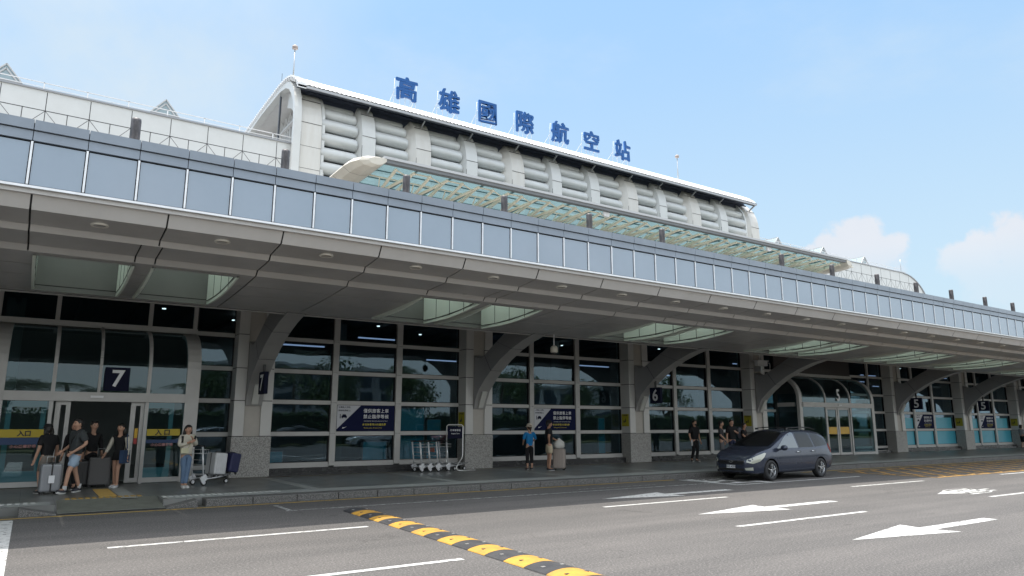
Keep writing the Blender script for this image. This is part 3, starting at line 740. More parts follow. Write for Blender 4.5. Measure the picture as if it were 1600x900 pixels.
def spanel(xa, xb, ya, yb, kind):
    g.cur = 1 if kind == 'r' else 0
    if xb-xa < .03: return
    g.add([(xa, ya, zat(ya)), (xb, ya, zat(ya)), (xb, yb, zat(yb)), (xa, yb, zat(yb)), (xa, ya+.004, zat(ya)+.02), (xb, ya+.004, zat(ya)+.02), (xb, yb-.004, zat(yb)+.02), (xa, yb-.004, zat(yb)+.02)],
          [(0,3,2,1), (4,5,6,7), (0,1,5,4), (1,2,6,5), (2,3,7,6), (3,0,4,7)])
for a_i, b_i, kind in rows:
    ya, yb = SP[a_i][0], SP[b_i][0]
    if kind == 'f': yb -= .022
    if a_i >= 7:
        ya += .004; yb -= .004
        # split x at wells
        wells_here = [(w0, w1) for w0, w1 in WELLS]
        cuts = sorted(set([CX0-8, CX1]+[x for w in WELLS for x in w]))
        segs = []
        for a, b_ in zip(cuts[:-1], cuts[1:]):
            inwell = any(abs(a-w0) < 1e-6 for w0, w1 in WELLS)
            if not inwell: segs.append((a, b_))
        def split(a, b_):
            xs = [a]+[j for j in JX if a+.25 < j < b_-.25]+[b_]
            return list(zip(xs[:-1], xs[1:]))
        for a, b_ in segs:
            for xa, xb in split(a, b_): spanel(xa+(gap/2 if xa != a else 0), xb-(gap/2 if xb != b_ else 0), ya, yb, kind)
        for w0, w1 in WELLS:
            if a_i == 7: spanel(w0, w1, ya, WY0, kind)
            if a_i == 10: spanel(w0, w1, ya, yb, kind)
    else:
        xs = list(JX)
        if a_i >= 5:                      # double joint at the beam between two wells
            xs = [x for x in xs if not any(abs(x-m) < .5 for m in MIDS)]+[m-.28 for m in MIDS]+[m+.08 for m in MIDS]; xs.sort()
        for a, b_ in zip(xs[:-1], xs[1:]): spanel(a+gap/2, b_-gap/2, ya, yb, kind)
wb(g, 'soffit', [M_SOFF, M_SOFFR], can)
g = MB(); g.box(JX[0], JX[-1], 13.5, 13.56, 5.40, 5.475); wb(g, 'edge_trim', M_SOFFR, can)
# dark backing over the panel joints, with the wells left open
g = MB()
for a, b_ in zip(SP[2:-1], SP[3:]):
    ya, yb = a[0], b_[0]
    if ya >= 15.49:
        cuts = sorted(set([JX[0], JX[-1]]+[x for w in WELLS for x in w]))
        for xa, xb in zip(cuts[:-1], cuts[1:]):
            if any(abs(xa-w0) < 1e-6 for w0, w1 in WELLS):
                if ya < 15.51: yb2 = WY0; g.quad((xa, ya, zat(ya)+.035), (xb, ya, zat(ya)+.035), (xb, yb2, zat(yb2)+.035), (xa, yb2, zat(yb2)+.035))
                continue
            g.quad((xa, ya, zat(ya)+.035), (xb, ya, zat(ya)+.035), (xb, yb, zat(yb)+.035), (xa, yb, zat(yb)+.035))
    else: g.quad((JX[0], ya, zat(ya)+.035), (JX[-1], ya, zat(ya)+.035), (JX[-1], yb, zat(yb)+.035), (JX[0], yb, zat(yb)+.035))
g.quad((JX[0], 19.29, 4.69), (JX[-1], 19.29, 4.69), (JX[-1], 19.29, 5.9), (JX[0], 19.29, 5.9))
wb(g, 'soffit_backing', M_SEAL, can)
g = MB(); g.box(JX[0], JX[-1], 19.30, 19.36, 4.66, 5.9); wb(g, 'inner_edge', M_SOFF, can)
# wells
M_WELLD = mat('well_shaded_panel', (.17, .172, .168), .35, 0, .5, .3, 1)  # end walls darker than the side walls: weaker light put into colour
for w0, w1 in WELLS:
    g = MB(); zt = 5.98
    n = 8
    lipz = [zat(WY0+(WY1-WY0)*i/n)-.03-.07*math.sin(PI*i/n) for i in range(n+1)]
    for x, sgn in ((w0, -1), (w1, 1)):        # side walls with bowed lips
        ysn = [WY0+(WY1-WY0)*i/n for i in range(n+1)]
        vs = [(x+sgn*.0, y, z) for y, z in zip(ysn, lipz)]+[(x, y, zt) for y in ysn]+[(x+sgn*.05, y, z) for y, z in zip(ysn, lipz)]+[(x+sgn*.05, y, zt) for y in ysn]
        m_ = n+1
        fs = [(i, i+1, m_+i+1, m_+i) for i in range(n)]+[(2*m_+i, 3*m_+i, 3*m_+i+1, 2*m_+i+1) for i in range(n)]+[(i, 2*m_+i, 2*m_+i+1, i+1) for i in range(n)]
        g.add(vs, fs)
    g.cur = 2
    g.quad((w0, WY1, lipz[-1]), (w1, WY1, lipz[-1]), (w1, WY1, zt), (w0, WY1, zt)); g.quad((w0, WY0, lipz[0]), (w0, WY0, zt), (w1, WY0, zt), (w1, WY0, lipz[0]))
    g.cur = 1
    for x, s_ in ((w0, 1), (w1, -1)):
        for k in range(1, 4):
            y = WY0+(WY1-WY0)*k/4; g.box(x+min(0, s_*.006), x+max(0, s_*.006), y-.01, y+.01, 4.72, zt)
        for k in range(n):
            g.bar((x+s_*.004, WY0+(WY1-WY0)*k/n, lipz[k]+.09), (x+s_*.004, WY0+(WY1-WY0)*(k+1)/n, lipz[k+1]+.09), .008, .02)
    g.box(w0, w1, WY1-.006, WY1, 4.78, 4.80)
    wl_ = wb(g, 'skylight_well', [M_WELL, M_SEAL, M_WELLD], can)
    mm = MATS.get('frosted_skylight')
    if not mm:
        mm = bpy.data.materials.new('frosted_skylight'); mm.use_nodes = True; nt = mm.node_tree; nt.nodes.clear()
        o_ = nt.nodes.new('ShaderNodeOutputMaterial'); t_ = nt.nodes.new('ShaderNodeBsdfTranslucent'); t_.inputs[0].default_value = (.50, .54, .51, 1)
        nt.links.new(t_.outputs[0], o_.inputs[0]); MATS['frosted_skylight'] = mm
    g = MB(); g.box(w0, w1, WY0, WY1, 6.05, 6.07); wb(g, 'skylight_glass', mm, wl_)
# recessed downlights
M_DLR = mat('downlight_ring', (.72, .70, .64), .35, .3); M_DLI = mat('downlight_glass', (.30, .28, .24), .25)
for k in range(-3, 33):
    x = 4.74+2.04*k; y = 14.02; z = zat(y)
    g = MB(); g.lathe([(.105, -.014), (.14, -.014), (.147, .0), (.147, .03), (.105, .03), (.105, -.014)], (x, y, z-.002), 24, cap=False)
    dl = wb(g, 'downlight', M_DLR, can)
    g = MB(); g.lathe([(.104, -.002), (.06, .05), (.0, .06)], (x, y, z), 16); wb(g, 'lens', M_DLI, dl)
# upper road deck with holes over the wells
g = MB(); cuts = sorted([-40.0, 110.0]+[x for w in WELLS for x in w])
for xa, xb in zip(cuts[:-1], cuts[1:]):
    if any(abs(xa-w0) < 1e-6 for w0, w1 in WELLS):
        g.box(xa, xb, 13.5, WY0, 5.93, 6.0); g.box(xa, xb, WY1, 43.2, 5.93, 6.0)
    else: g.box(xa, xb, 13.5, 43.2, 5.93, 6.0)
struct(g.build('upper_road', mat('upper_road_concrete', (.30, .29, .28), .85, 0, .3, .5, .5)))
# end closures
g = MB(); g.box(-40, MX[0], 13.5, 23.6, 5.4, 6.6); g.box(MX[-1], 110, 13.5, 23.6, 5.4, 6.6); wb(g, 'end_block', M_COPING, can)

# pipes standing on the deck behind the parapet
PX = [1.13, 4.05, 6.95, 9.77, 12.66, 15.55, 21.42, 24.45, 27.52, 30.5, 33.5, 36.7, 39.6]
pn = ['furthest left black pipe, standing before the white panel wall', 'black pipe with peeling white face, just left of the tube ribbed hall', 'black pipe before the left end of the glass roof', 'black pipe, second from left below the glass roof',
      'black pipe, third from left below the glass roof', 'slim black pipe, fourth from left below the glass roof', 'black pipe below the right half of the glass roof, standing alone', 'pipe under the far right tip of the glass roof',
      'pipe before the right panel wall, nearest the glass roof tip', 'pipe before the curved corner of the right panel wall', 'first pipe standing against open sky', 'second pipe standing against open sky', 'last pipe against the sky at the right edge']
for i, x in enumerate(PX):
    g = MB(); g.lathe([(.088, 6.0), (.088, 7.58), (.083, 7.62), (.072, 7.62), (.068, 7.4), (.0, 7.4)], (0, 0, -6.0), 18)
    o = g.build('parapet_pipe', M_PIPE); o.location = (x, 15.0, 6.0); tag(o, pn[i], 'pipe', 'black pipes along the upper road')
for x, lab in ((.52, 'small brown pyramid cap behind the parapet, left one'), (3.55, 'small brown pyramid cap behind the parapet, right one')):
    g = MB(); g.lathe([(.16, 0), (.16, .55), (.2, .56), (.02, .76)], (0, 0, 0), 4); o = g.build('post_cap', mat('brown_cap', (.16, .10, .09), .7)); o.location = (x, 14.3, 6.0); tag(o, lab, 'post cap', 'small pyramid caps behind the parapet')
# ================================================================== vaulted departures hall
HX0_, HX1_ = 12.45, 58.3; HY = 43.1
hall = thing('vaulted_hall', 'barrel vaulted white hall with stacked silver tubes between curved ribs, above the canopy', 'hall', (35.4, HY, 6))
rib_out = [(HY, 6.0), (HY, 20.2), (43.12, 20.9), (43.2, 21.5), (43.35, 22.05), (43.6, 22.6), (43.95, 23.08), (44.4, 23.5), (45.0, 23.9), (46.0, 24.3)]
def offs(pts, d):
    out = []
    for i, (y, z) in enumerate(pts):
        a = Vector(pts[max(i-1, 0)]); b_ = Vector(pts[min(i+1, len(pts)-1)]); t = (b_-a).normalized(); n = Vector((t.y, -t.x)); out.append((y+n.x*d, z+n.y*d))
    return out
def band_x(g, pts, d, x0, x1):
    inn = offs(pts, d); n = len(pts)
    vs = [(x, y, z) for x in (x0, x1) for y, z in pts+inn]; m_ = 2*n; fs = []
    for k in range(n-1): fs += [(k, k+1, m_+k+1, m_+k), (n+k, m_+n+k, m_+n+k+1, n+k+1), (k, n+k, n+k+1, k+1), (m_+k, m_+k+1, m_+n+k+1, m_+n+k)]
    fs += [(0, m_, m_+n, n), (n-1, 2*n-1, m_+2*n-1, m_+n-1)]
    g.add(vs, fs)
REDGE = [13.85, 17.6, 21.83, 25.7, 29.95, 33.6, 37.6, 41.95, 45.5, 49.9, 53.65, 58.3]
RIBA = (0, 2, 4, 7, 9, 11)
rspan = []
for i, xr in enumerate(REDGE):
    wf, fl = (1.15, .62) if i in RIBA else (.95, .3)
    if i == 0: wf, fl = 1.35, .05
    g = MB(); x0 = xr-wf; inn = offs(rib_out, 1.3); mid = offs(rib_out, .55); n = len(rib_out)
    rows_ = [[(x0, y, z) for y, z in rib_out], [(xr, y, z) for y, z in rib_out], [(xr, y, z) for y, z in inn], [(x0-fl, y, z) for y, z in inn], [(x0-fl, y, z) for y, z in mid]]
    vs = [p for r_ in rows_ for p in r_]; K = len(rows_); fs = []
    for a in range(K):
        b_ = (a+1) % K
        fs += [(a*n+k, a*n+k+1, b_*n+k+1, b_*n+k) for k in range(n-1)]
    fs += [tuple(a*n for a in range(K)), tuple(a*n+n-1 for a in range(K))]
    g.add(vs, fs)
    g.cur = 1
    for z in (10.6, 12.4, 14.2, 16.0, 17.8, 19.3, 20.9): g.box(x0-.004, xr+.006, HY-.006, HY+.4, z-.012, z+.012)
    g.bar((x0-.004, 43.58, 22.63), (xr+.004, 43.58, 22.63), .03, .03)
    g.box(x0-.012, x0+.008, HY-.008, HY+.02, 10, 20.2)
    r_ = wb(g, 'rib', [M_WHITE2 if i in RIBA else M_WHITE, M_JOINT], hall)
    rspan.append((x0-fl, xr))
    if i:
        g = MB(); g.bar((xr-wf/2, 42.75, 23.3), (xr-wf/2, 43.75, 22.75), .08, .13); wb(g, 'gutter_outlet', M_STEEL, r_)
tz = [(12.2, 0), (13.2, 0), (14.2, .0), (15.2, .0), (16.2, .0), (17.2, .0), (18.2, .0), (19.2, .0), (20.2, .0), (21.18, .05), (22.08, .38), (22.78, .95)]
for i in range(11):
    xa = REDGE[i]; xb = rspan[i+1][0]
    for z, dy in tz:
        r = .435 if z < 22 else (.41 if z < 22.5 else .34)
        g = MB(); g.lathe([(r, xa-.4), (r, xb-.18), (r*.96, xb-.06), (r*.82, xb+.03), (r*.5, xb+.09)], (0, 43.56+dy, z), 20, 'x'); wb(g, 'tube', M_TUBEP, hall)
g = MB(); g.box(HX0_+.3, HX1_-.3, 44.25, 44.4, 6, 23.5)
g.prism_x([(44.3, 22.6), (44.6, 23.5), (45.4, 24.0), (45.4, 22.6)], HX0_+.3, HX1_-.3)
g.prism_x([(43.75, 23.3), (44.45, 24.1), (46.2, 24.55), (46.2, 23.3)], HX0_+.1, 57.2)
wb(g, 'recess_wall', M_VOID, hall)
# corrugated barrel roof
front = [(42.45, 23.15), (42.7, 23.4), (43.2, 23.8), (44.2, 24.35), (45.5, 24.68), (47.0, 24.82), (51.4, 24.88)]
full = front+[(2*51.4-y, z) for y, z in front[-2::-1]]
nx = 300; xs = [11.95+(57.3-11.95)*i/nx for i in range(nx+1)]
g = MB(); vs = []
for i, x in enumerate(xs):
    dz = .05 if i % 2 else 0
    for y, z in full: vs.append((x, y, z+dz))
m_ = len(full); g.add(vs, [(i*m_+j, (i+1)*m_+j, (i+1)*m_+j+1, i*m_+j+1) for i in range(nx) for j in range(m_-1)])
vs = [(x, y, z-.09) for x in (xs[0], xs[-1]) for y, z in full]; g.add(vs, [(j, j+1, m_+j+1, m_+j) for j in range(m_-1)])
rf = wb(g, 'roof', M_ROOF, hall)
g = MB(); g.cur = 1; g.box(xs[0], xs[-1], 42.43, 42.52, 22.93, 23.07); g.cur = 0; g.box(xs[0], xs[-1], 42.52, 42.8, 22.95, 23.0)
wb(g, 'eave_gutter', [mat('shaded_eave', (.05, .06, .085), .6), mat('grey_eave', (.42, .43, .45), .5)], hall)  # underside strip coloured dark to hold the shade below the eave
g = MB()
for (a, za), (b_, zb) in zip(full[:-1], full[1:]):
    L_ = math.hypot(b_-a, zb-za); k_ = max(1, int(L_/.35))
    for q in range(k_):
        y, z = a+(b_-a)*q/k_, za+(zb-za)*q/k_; g.box(11.9, 12.5, y-.02, y+.02, z-.28, z+.10)
wb(g, 'roof_seam', M_ROOF, hall)
# left gable
ins = [(43.2, 16.0), (43.2, 21.0), (43.3, 21.7), (43.55, 22.4), (44.0, 23.05), (44.6, 23.6), (45.4, 24.0), (46.8, 24.28), (51.4, 24.42)]
insf = ins+[(2*51.4-y, z) for y, z in ins[-2::-1]]
outp = [(42.92, 16.0), (42.92, 21.0), (43.0, 21.8), (43.2, 22.6), (43.6, 23.35), (44.3, 24.0), (45.3, 24.4), (46.8, 24.62), (51.4, 24.76)]
outf = outp+[(2*51.4-y, z) for y, z in outp[-2::-1]]
def arch_ring(g, o_, i_, x0, x1):
    n = len(o_); vs = [(x, y, z) for x in (x0, x1) for y, z in o_+i_]; m2 = 2*n; fs = []
    for k in range(n-1): fs += [(k, k+1, m2+k+1, m2+k), (n+k, m2+n+k, m2+n+k+1, n+k+1), (k, n+k, n+k+1, k+1), (m2+k, m2+k+1, m2+n+k+1, m2+n+k)]
    g.add(vs, fs)
for x0, x1 in ((11.98, 12.45),):
    g = MB(); arch_ring(g, outf, insf, x0, x1); gb = wb(g, 'gable_arch', M_WHITE, hall)
g = MB(); g.prism_x(insf, 13.9, 14.1); g.prism_x(insf, 56.4, 56.6); gw = wb(g, 'gable_wall', M_WHITE, hall)
def zin(y, pts):
    for (a, za), (b_, zb) in zip(pts[:-1], pts[1:]):
        if a <= y <= b_ and b_ > a: return za+(zb-za)*(y-a)/(b_-a)
    return 20
g = MB()
for k in range(26):
    y = 44.0+k*.6; 
    if y > 58.8: break
    g.box(13.68, 13.9, y-.05, y+.05, 17, zin(y, insf)-.5 if 43.5 < y < 59.3 else 20)
g.cur = 1
for k in range(0, 26, 1):
    y = 44.3+k*.6
    if y < 58.5: g.box(13.86, 13.895, y+.08, y+.08+(.32 if k % 3 else .12), 17, zin(y, insf)-1.2)
g.cur = 0
wi = [(y*.86+51.4*.14, z-1.0) for y, z in insf[1:-1]]
for (a, za), (b_, zb) in zip(wi[:-1], wi[1:]): g.bar((13.66, a, za), (13.66, b_, zb), .14, .3, (1, 0, 0))
for k in range(14):
    y = 44.2+k*1.1; z = zin(y, insf)
    g.bar((13.62, y, z-.1), (13.62, y+.55, z-.85), .08, .12, (1, 0, 0)); g.bar((13.62, y+1.1, zin(min(y+1.1, 59), insf)-.1), (13.62, y+.55, z-.85), .08, .12, (1, 0, 0))
wb(g, 'gable_louvre', [M_ROOF, mat('louvre_gap', (.10, .11, .12), .5)], hall)
g = MB(); g.bar((12.2, 47.4, 18), (12.2, 47.3, 24.2), .12, .1); g.bar((12.1, 47.0, 24.0), (12.2, 47.5, 20.5), .03, .03); g.bar((12.0, 46.6, 25.6), (12.1, 47.0, 24.0), .03, .03); wb(g, 'downpipe', mat('dark_pipe', (.08, .09, .11), .5), hall)

# roof masts
for x, y, zt, lab, zb in ((12.27, 44.8, 26.75, 'thin lamp mast on the left end of the vaulted roof', 24.3), (48.9, 44.8, 26.95, 'thin lamp mast on the vaulted roof right of the blue characters', 24.4)):
    g = MB(); g.tube([(0, 0, 0), (0, 0, zt-zb)], [.055, .035], 8); o = g.build('roof_mast', M_STEEL); o.location = (x, y, zb); tag(o, lab, 'mast', 'masts on the vaulted roof')
    g = MB(); g.ball((0, 0, zt-zb+.06), (.2, .2, .15)); g.lathe([(.12, 0), (.2, .04)], (0, 0, zt-zb-.1)); g.build('lamp_head', mat('lamp_head', (.45, .38, .35), .5), o)

# roof characters
chars = '高雄國際航空站'; cxs = [19.95, 23.4, 26.75, 30.2, 33.75, 37.1, 40.6]
ordn = ['first', 'second', 'third', 'fourth', 'fifth', 'sixth', 'seventh and last']
for ch, x, od in zip(chars, cxs, ordn):
    r0 = thing('roof_character', 'blue Chinese character %s on the vaulted roof, %s from the left' % (ch, od), 'sign character', (x, 43.45, 24.0), 0, 'blue characters of the roof sign')
    o = None
    for q, (ox, oz) in enumerate(((0, 0), (.04, .0), (-.04, .0), (0, .035), (0, -.035), (.028, .025), (-.028, -.025))):
        o2 = text_mesh(1, ch, 1.86, M_LBLUE, .014, .06, (0, 0, 0), (0, 0, 0), name='character', sx=.98, jit=.035)
        for v in o2.data.vertices: v.co.x += ox; v.co.y += oz; v.co.z += q*.004
        if o is None: o = o2; bmj = bmesh.new(); bmj.from_mesh(o2.data)
        else: bmj.from_mesh(o2.data); bpy.data.objects.remove(o2)
    bmj.to_mesh(o.data); bmj.free(); o.location = (0, 0, 1.16); o.rotation_euler = (PI/2, 0, 0); o.parent = r0
    f = MB()
    for xx in (-.86, .86): f.tube([(xx, .35, -.1), (xx, .2, 2.0)], .016, 6); f.tube([(xx, 1.1, .5), (xx, .25, 1.1)], .02, 6)
    for zz in (.1, .7, 1.35, 2.0): f.tube([(-.86, .25, zz), (.86, .25, zz)], .012, 6)
    for xx in (-.4, .0, .4): f.tube([(xx, .25, .0), (xx, .25, 2.0)], .015, 6)
    for xx in (-.5, .5): f.tube([(xx, .1, .5), (xx, .25, .5)], .02, 6)
    f.build('support_frame', mat('white_steel', (.75, .75, .75), .5), r0)

# ================================================================== white panel walls on either side
def panel_wall(x0, x1, xs0, round_end, lab):
    t = thing('panel_wall', lab, 'wall', ((x0+x1)/2, 43.6, 6))
    Yw = 43.6; g = MB(); R = 6.0
    if round_end:
        poly = [(x0, 6), (x1, 6), (x1, 12.9)]+[(x1-R+R*math.cos(a), 13.4+R*math.sin(a)) for a in [PI/2*i/12 for i in range(13)]]+[(x0, 19.4)]
    else: poly = [(x0, 6), (x1, 6), (x1, 19.4), (x0, 19.4)]
    g.prism_y(poly, Yw, Yw+.3)
    if round_end:
        pass
    wl_ = wb(g, 'wall_panel', M_WHITE, t)
    j = MB(); x = xs0
    def ztop(x): 
        if round_end and x > x1-R: return 13.4+math.sqrt(max(0, R*R-(x-x1+R)**2))
        return 19.4
    w = .018; ya, yb = Yw-.006, Yw+.1
    ex = x1
    while x < x1-.2:
        zt = ztop(x)-.05
        j.box(x-w, x+w, ya, yb, 12, zt)
        if x+1.0 < x1: j.box(x+1.02-w, x+1.02+w, ya, yb, 12, min(18.3, ztop(x+1.02)-.05))
        for a, b_ in (((x, 18.28), (x+1.02, 17.1)), ((x+1.02, 17.1), (x+2.04, 18.28)), ((x, 15.9), (x+1.02, 17.1)), ((x+1.02, 17.1), (x+2.04, 15.9))):
            if ztop(b_[0]) > max(a[1], b_[1])+.1 and b_[0] < x1 and a[0] >= x0: j.bar((a[0], Yw-.004, a[1]), (b_[0], Yw-.004, b_[1]), .02, .034, (0, 1, 0)) if False else j.bar((a[0], Yw, a[1]), (b_[0], Yw, b_[1]), .012, .024, (0, 0, 1))
        x += 2.04
    xr = x1 if not round_end else x1-R+math.sqrt(max(0, R*R-4.9**2))
    j.box(x0, xr, ya, yb, 18.27, 18.31); j.box(x0, x1-.2, ya, yb, 15.88, 15.92)
    wb(j, 'panel_joint', M_JOINT, t)
    c = MB(); c.box(x0, x1-(R if round_end else 0), Yw-.08, Yw+.5, 19.4, 19.5)
    if round_end:
        pr = [(x1-R+R*math.cos(a), 13.4+R*math.sin(a)) for a in [PI/2*i/12 for i in range(13)]]
        for a, b_ in zip(pr[:-1], pr[1:]): c.bar((a[0], Yw+.15, a[1]), (b_[0], Yw+.15, b_[1]), .5, .1)
    wb(c, 'wall_coping', mat('grey_coping', (.30, .31, .33), .5), t)
    r = MB(); x = xs0-.2
    xe = x1-(R if round_end else 0)
    while x < xe: r.box(x-.03, x+.03, 43.9, 43.95, 19.5, 20.0); x += 2.04
    r.box(x0, xe, 43.9, 43.95, 19.97, 20.01); r.box(x0, xe, 43.91, 43.94, 19.72, 19.75)
    wb(r, 'railing', mat('white_steel', (.75, .75, .75), .5), t)
    return t
lw = panel_wall(-14, 12.45, -15.34+2.04*0, False, 'white panel wall with triangle joint lines and a railing, left of the vaulted hall')
rw_ = panel_wall(58.3, 92, 58.5, True, 'white panel wall ending in a rounded corner, right of the vaulted hall')
rw_.location.z += .35
# extra slab between wall and hall
g = MB(); g.box(12.0, 14.2, 43.35, 43.55, 6, 18.55); wb(g, 'return_panel', M_WHITE, lw)
g = MB(); g.box(-14, 85.5, 43.9, 62, 18.9, 19.0); wb(g, 'roof_deck', mat('roof_grey', (.3, .3, .3), .8), lw)
g = MB(); g.box(-2.0, 3.2, 44.4, 45.2, 19.5, 19.75); g.box(-1.5, 1, 44.3, 44.6, 19.75, 19.82); wb(g, 'cable_tray', M_STEEL, lw)
# glass skylight prisms on the roofs
def skylight(x, z0, lab, w=.78, h=.95):
    t = thing('roof_skylight', lab, 'skylight', (x, 46, z0), 0, 'gable skylights on the roof')
    g = MB(); Lb = 7
    g.add([(-w, 0, -1.2), (w, 0, -1.2), (w, 0, 0), (0, 0, h), (-w, 0, 0), (-w, Lb, -1.2), (w, Lb, -1.2), (w, Lb, 0), (0, Lb, h), (-w, Lb, 0)],
          [(0,1,2,3,4), (9,8,7,6,5), (3,8,9,4), (2,7,8,3), (1,6,7,2), (4,9,5,0)])
    g.build('glazing', mat('pale_sky_glass', (.26, .34, .37), .15, 0, .8), t)
    f = MB()
    for a, b_ in (((-w, -.02, 0), (0, -.02, h)), ((w, -.02, 0), (0, -.02, h)), ((-w*.75, -.02, 0), (0, -.02, h*.72)), ((w*.75, -.02, 0), (0, -.02, h*.72)), ((-w, -.02, 0), (w, -.02, 0)), ((0, 0, h), (0, Lb, h)), ((w, 0, 0), (w, Lb, 0)), ((-w, 0, 0), (-w, Lb, 0))): f.bar(a, b_, .07, .07)
    f.build('ridge_frame', mat('skylight_frame', (.5, .5, .5), .5), t)
for x, z0, lab in ((-3.15, 20.55, 'glass gable skylight at the far left edge of the roof'), (4.95, 20.55, 'glass gable skylight behind the railing left of the vaulted hall'),
                   (65.3, 20.75, 'glass gable skylight directly right of the vaulted hall'), (73.6, 20.85, 'middle glass gable skylight on the right roof'), (82, 20.85, 'rightmost glass gable skylight, behind the glass roof tip')):
    skylight(x, z0, lab)
g = MB(); g.box(-.7, .7, 0, 1, 0, .7); g.cur = 1; g.tube([(-.3, 0, .7), (-.3, 0, 2.2)], .03, 6)
o = g.build('roof_unit', [M_STEEL, M_STEEL]); o.location = (87, 44.2, 19.5); tag(o, 'small grey box with an aerial on the right roof edge', 'roof unit')

# ================================================================== glass roof over the upper road
GX0, GX1, GYF, GZ = 13.96, 56.0, 33.0, 15.25
gc = thing('glass_canopy', 'glass roof on cream steel struts projecting in front of the vaulted hall', 'glass canopy', (35.4, 38, 15))
g = MB(); g.box(GX0, GX1, GYF-.05, GYF+.28, 15.2, 15.38); g.cur = 1; g.box(GX0, GX1, GYF-.12, GYF+.3, 15.38, 15.52)
wb(g, 'front_gutter', [mat('gutter_grey', (.16, .17, .18), .5), mat('gutter_light', (.46, .47, .48), .45)], gc)
g = MB(); n = 20; dx = (GX1-GX0)/n
for i in range(n):
    for y0, y1 in ((GYF+.3, 35.6), (35.66, 38.2), (38.26, 42.6)): g.box(GX0+i*dx+.03, GX0+(i+1)*dx-.03, y0, y1, GZ+.02, GZ+.035)
mg = bpy.data.materials.new('aqua_glass'); mg.use_nodes = True; nt = mg.node_tree; nt.nodes.clear()
o_ = nt.nodes.new('ShaderNodeOutputMaterial'); t_ = nt.nodes.new('ShaderNodeBsdfTranslucent'); t_.inputs[0].default_value = (.24, .30, .31, 1); tr = nt.nodes.new('ShaderNodeBsdfTransparent'); tr.inputs[0].default_value = (.56, .68, .70, 1)
mxs = nt.nodes.new('ShaderNodeMixShader'); mxs.inputs[0].default_value = .5; nt.links.new(t_.outputs[0], mxs.inputs[1]); nt.links.new(tr.outputs[0], mxs.inputs[2]); nt.links.new(mxs.outputs[0], o_.inputs[0])
wb(g, 'roof_glass', mg, gc)
g = MB()
for i in range(n+1): g.box(GX0+i*dx-.03, GX0+i*dx+.03, GYF+.28, 42.7, GZ-.06, GZ+.05)
for y in (34.4, 35.63, 36.9, 38.23, 39.6): g.box(GX0, GX1, y-.025, y+.025, GZ-.03, GZ+.04)
wb(g, 'glazing_bar', mat('dark_teal_steel', (.10, .17, .18), .5), gc)
for i in range(n+1):                   # strut frames, one per bay
    x = 15.2+i*2.04; g = MB(); nl = Vector((x, 36.6, 14.75))
    if x > GX1: break
    for xu in (x-.34, x+.72): g.tube([nl, (xu, GYF+.45, 15.1)], .09, 8)
    g.tube([nl, (x+.2, 39.6, 15.0)], .07, 8); g.tube([nl, (x+1.4, 39.6, 15.0)], .05, 8); g.tube([nl, (x-.6, 35.0, 15.05)], .035, 6)
    g.tube([(x+.72, GYF+.45, 15.1), (x+2.04-.34, GYF+.45, 15.1)], .045, 6); g.tube([(x-.34, GYF+.45, 15.1), (x+.72, GYF+.9, 14.98)], .04, 6)
    g.tube([nl+Vector((1.0, 0, 0)), (x+.72, GYF+.45, 15.1)], .045, 6); g.tube([(x-.34, GYF+.45, 15.1), (x+.6, 39.6, 15.0)], .06, 6); g.tube([(x+.72, GYF+.45, 15.1), (x+1.7, 42.6, 14.9)], .06, 6); g.tube([nl, (x+2.04, 36.6, 14.75)], .08, 6)
    g.ball(nl, .12); g.ball((x-.34, GYF+.45, 15.1), .1); g.ball((x+.72, GYF+.45, 15.1), .1)
    wb(g, 'strut', M_CREAM, gc)
g = MB()
for y, z, r in ((36.6, 14.75, .09), (39.6, 15.0, .09), (34.9, 15.08, .05)): g.tube([(GX0, y, z), (GX1, y, z)], r, 8)
g.box(GX0, GX1, 42.6, 43.0, 15.0, 15.5)
wb(g, 'purlin', M_CREAM, gc)
for i in range(7):
    g = MB(); x = 16.2+i*6.12
    g.box(x-.09, x+.09, 42.8, 43.1, 13.0, 15.4); g.tube([(x, 43, 13.2), (x, 36.6, 14.7)], .09, 8); wb(g, 'wall_strut', M_CREAM, gc)
# bull-nosed end wings
for (xa, xb, tip) in ((12.25, 14.1, 1), (55.9, 57.2, -1)):
    g = MB(); cx = (xa+xb)/2; hw = (xb-xa)/2
    sec = [(cx-hw, 15.02), (cx-hw*.8, 15.27), (cx-hw*.35, 15.42), (cx+hw*.4, 15.5), (cx+hw, 15.5), (cx+hw, 15.2), (cx+hw*.5, 14.82), (cx, 14.72), (cx-hw*.6, 14.78)]
    if tip < 0: sec = [(2*cx-x, z) for x, z in sec]
    ysn = [GYF-.1, GYF+.05, GYF+.5, GYF+1.2, 43.0]; scl = [.55, .8, .95, 1, 1]
    vs = []; m_ = len(sec)
    for y, s_ in zip(ysn, scl):
        xe = xb if tip > 0 else xa
        for x, z in sec: vs.append((xe+(x-xe)*s_, y, 15.25+(z-15.25)*s_))
    g.add(vs, [(i*m_+j, (i+1)*m_+j, (i+1)*m_+(j+1) % m_, i*m_+(j+1) % m_) for i in range(len(ysn)-1) for j in range(m_)], False)
    g.add(vs[:m_], [tuple(range(m_))])
    g.cur = 1
    for y in (34.3, 35.9, 37.5, 39.1):
        vs = [(cx+(x-cx)*1.006, y+d, 15.12+(z-15.12)*1.01) for d in (-.012, .012) for x, z in sec]
        g.add(vs, [(j, j+m_, (j+1) % m_+m_, (j+1) % m_) for j in range(m_)])
    wb(g, 'end_wing', [mat('cream_panel', (.60, .57, .50), .4, 0, .5, .4, 1.5, col2=(.42, .38, .31)), M_JOINT], gc)
g = MB()
for x in (29.5, 46.0): g.box(x-.25, x+.25, GYF+.2, GYF+.35, 14.98, 15.18); g.box(x-.2, x+.2, GYF+.22, GYF+.36, 14.9, 14.98)
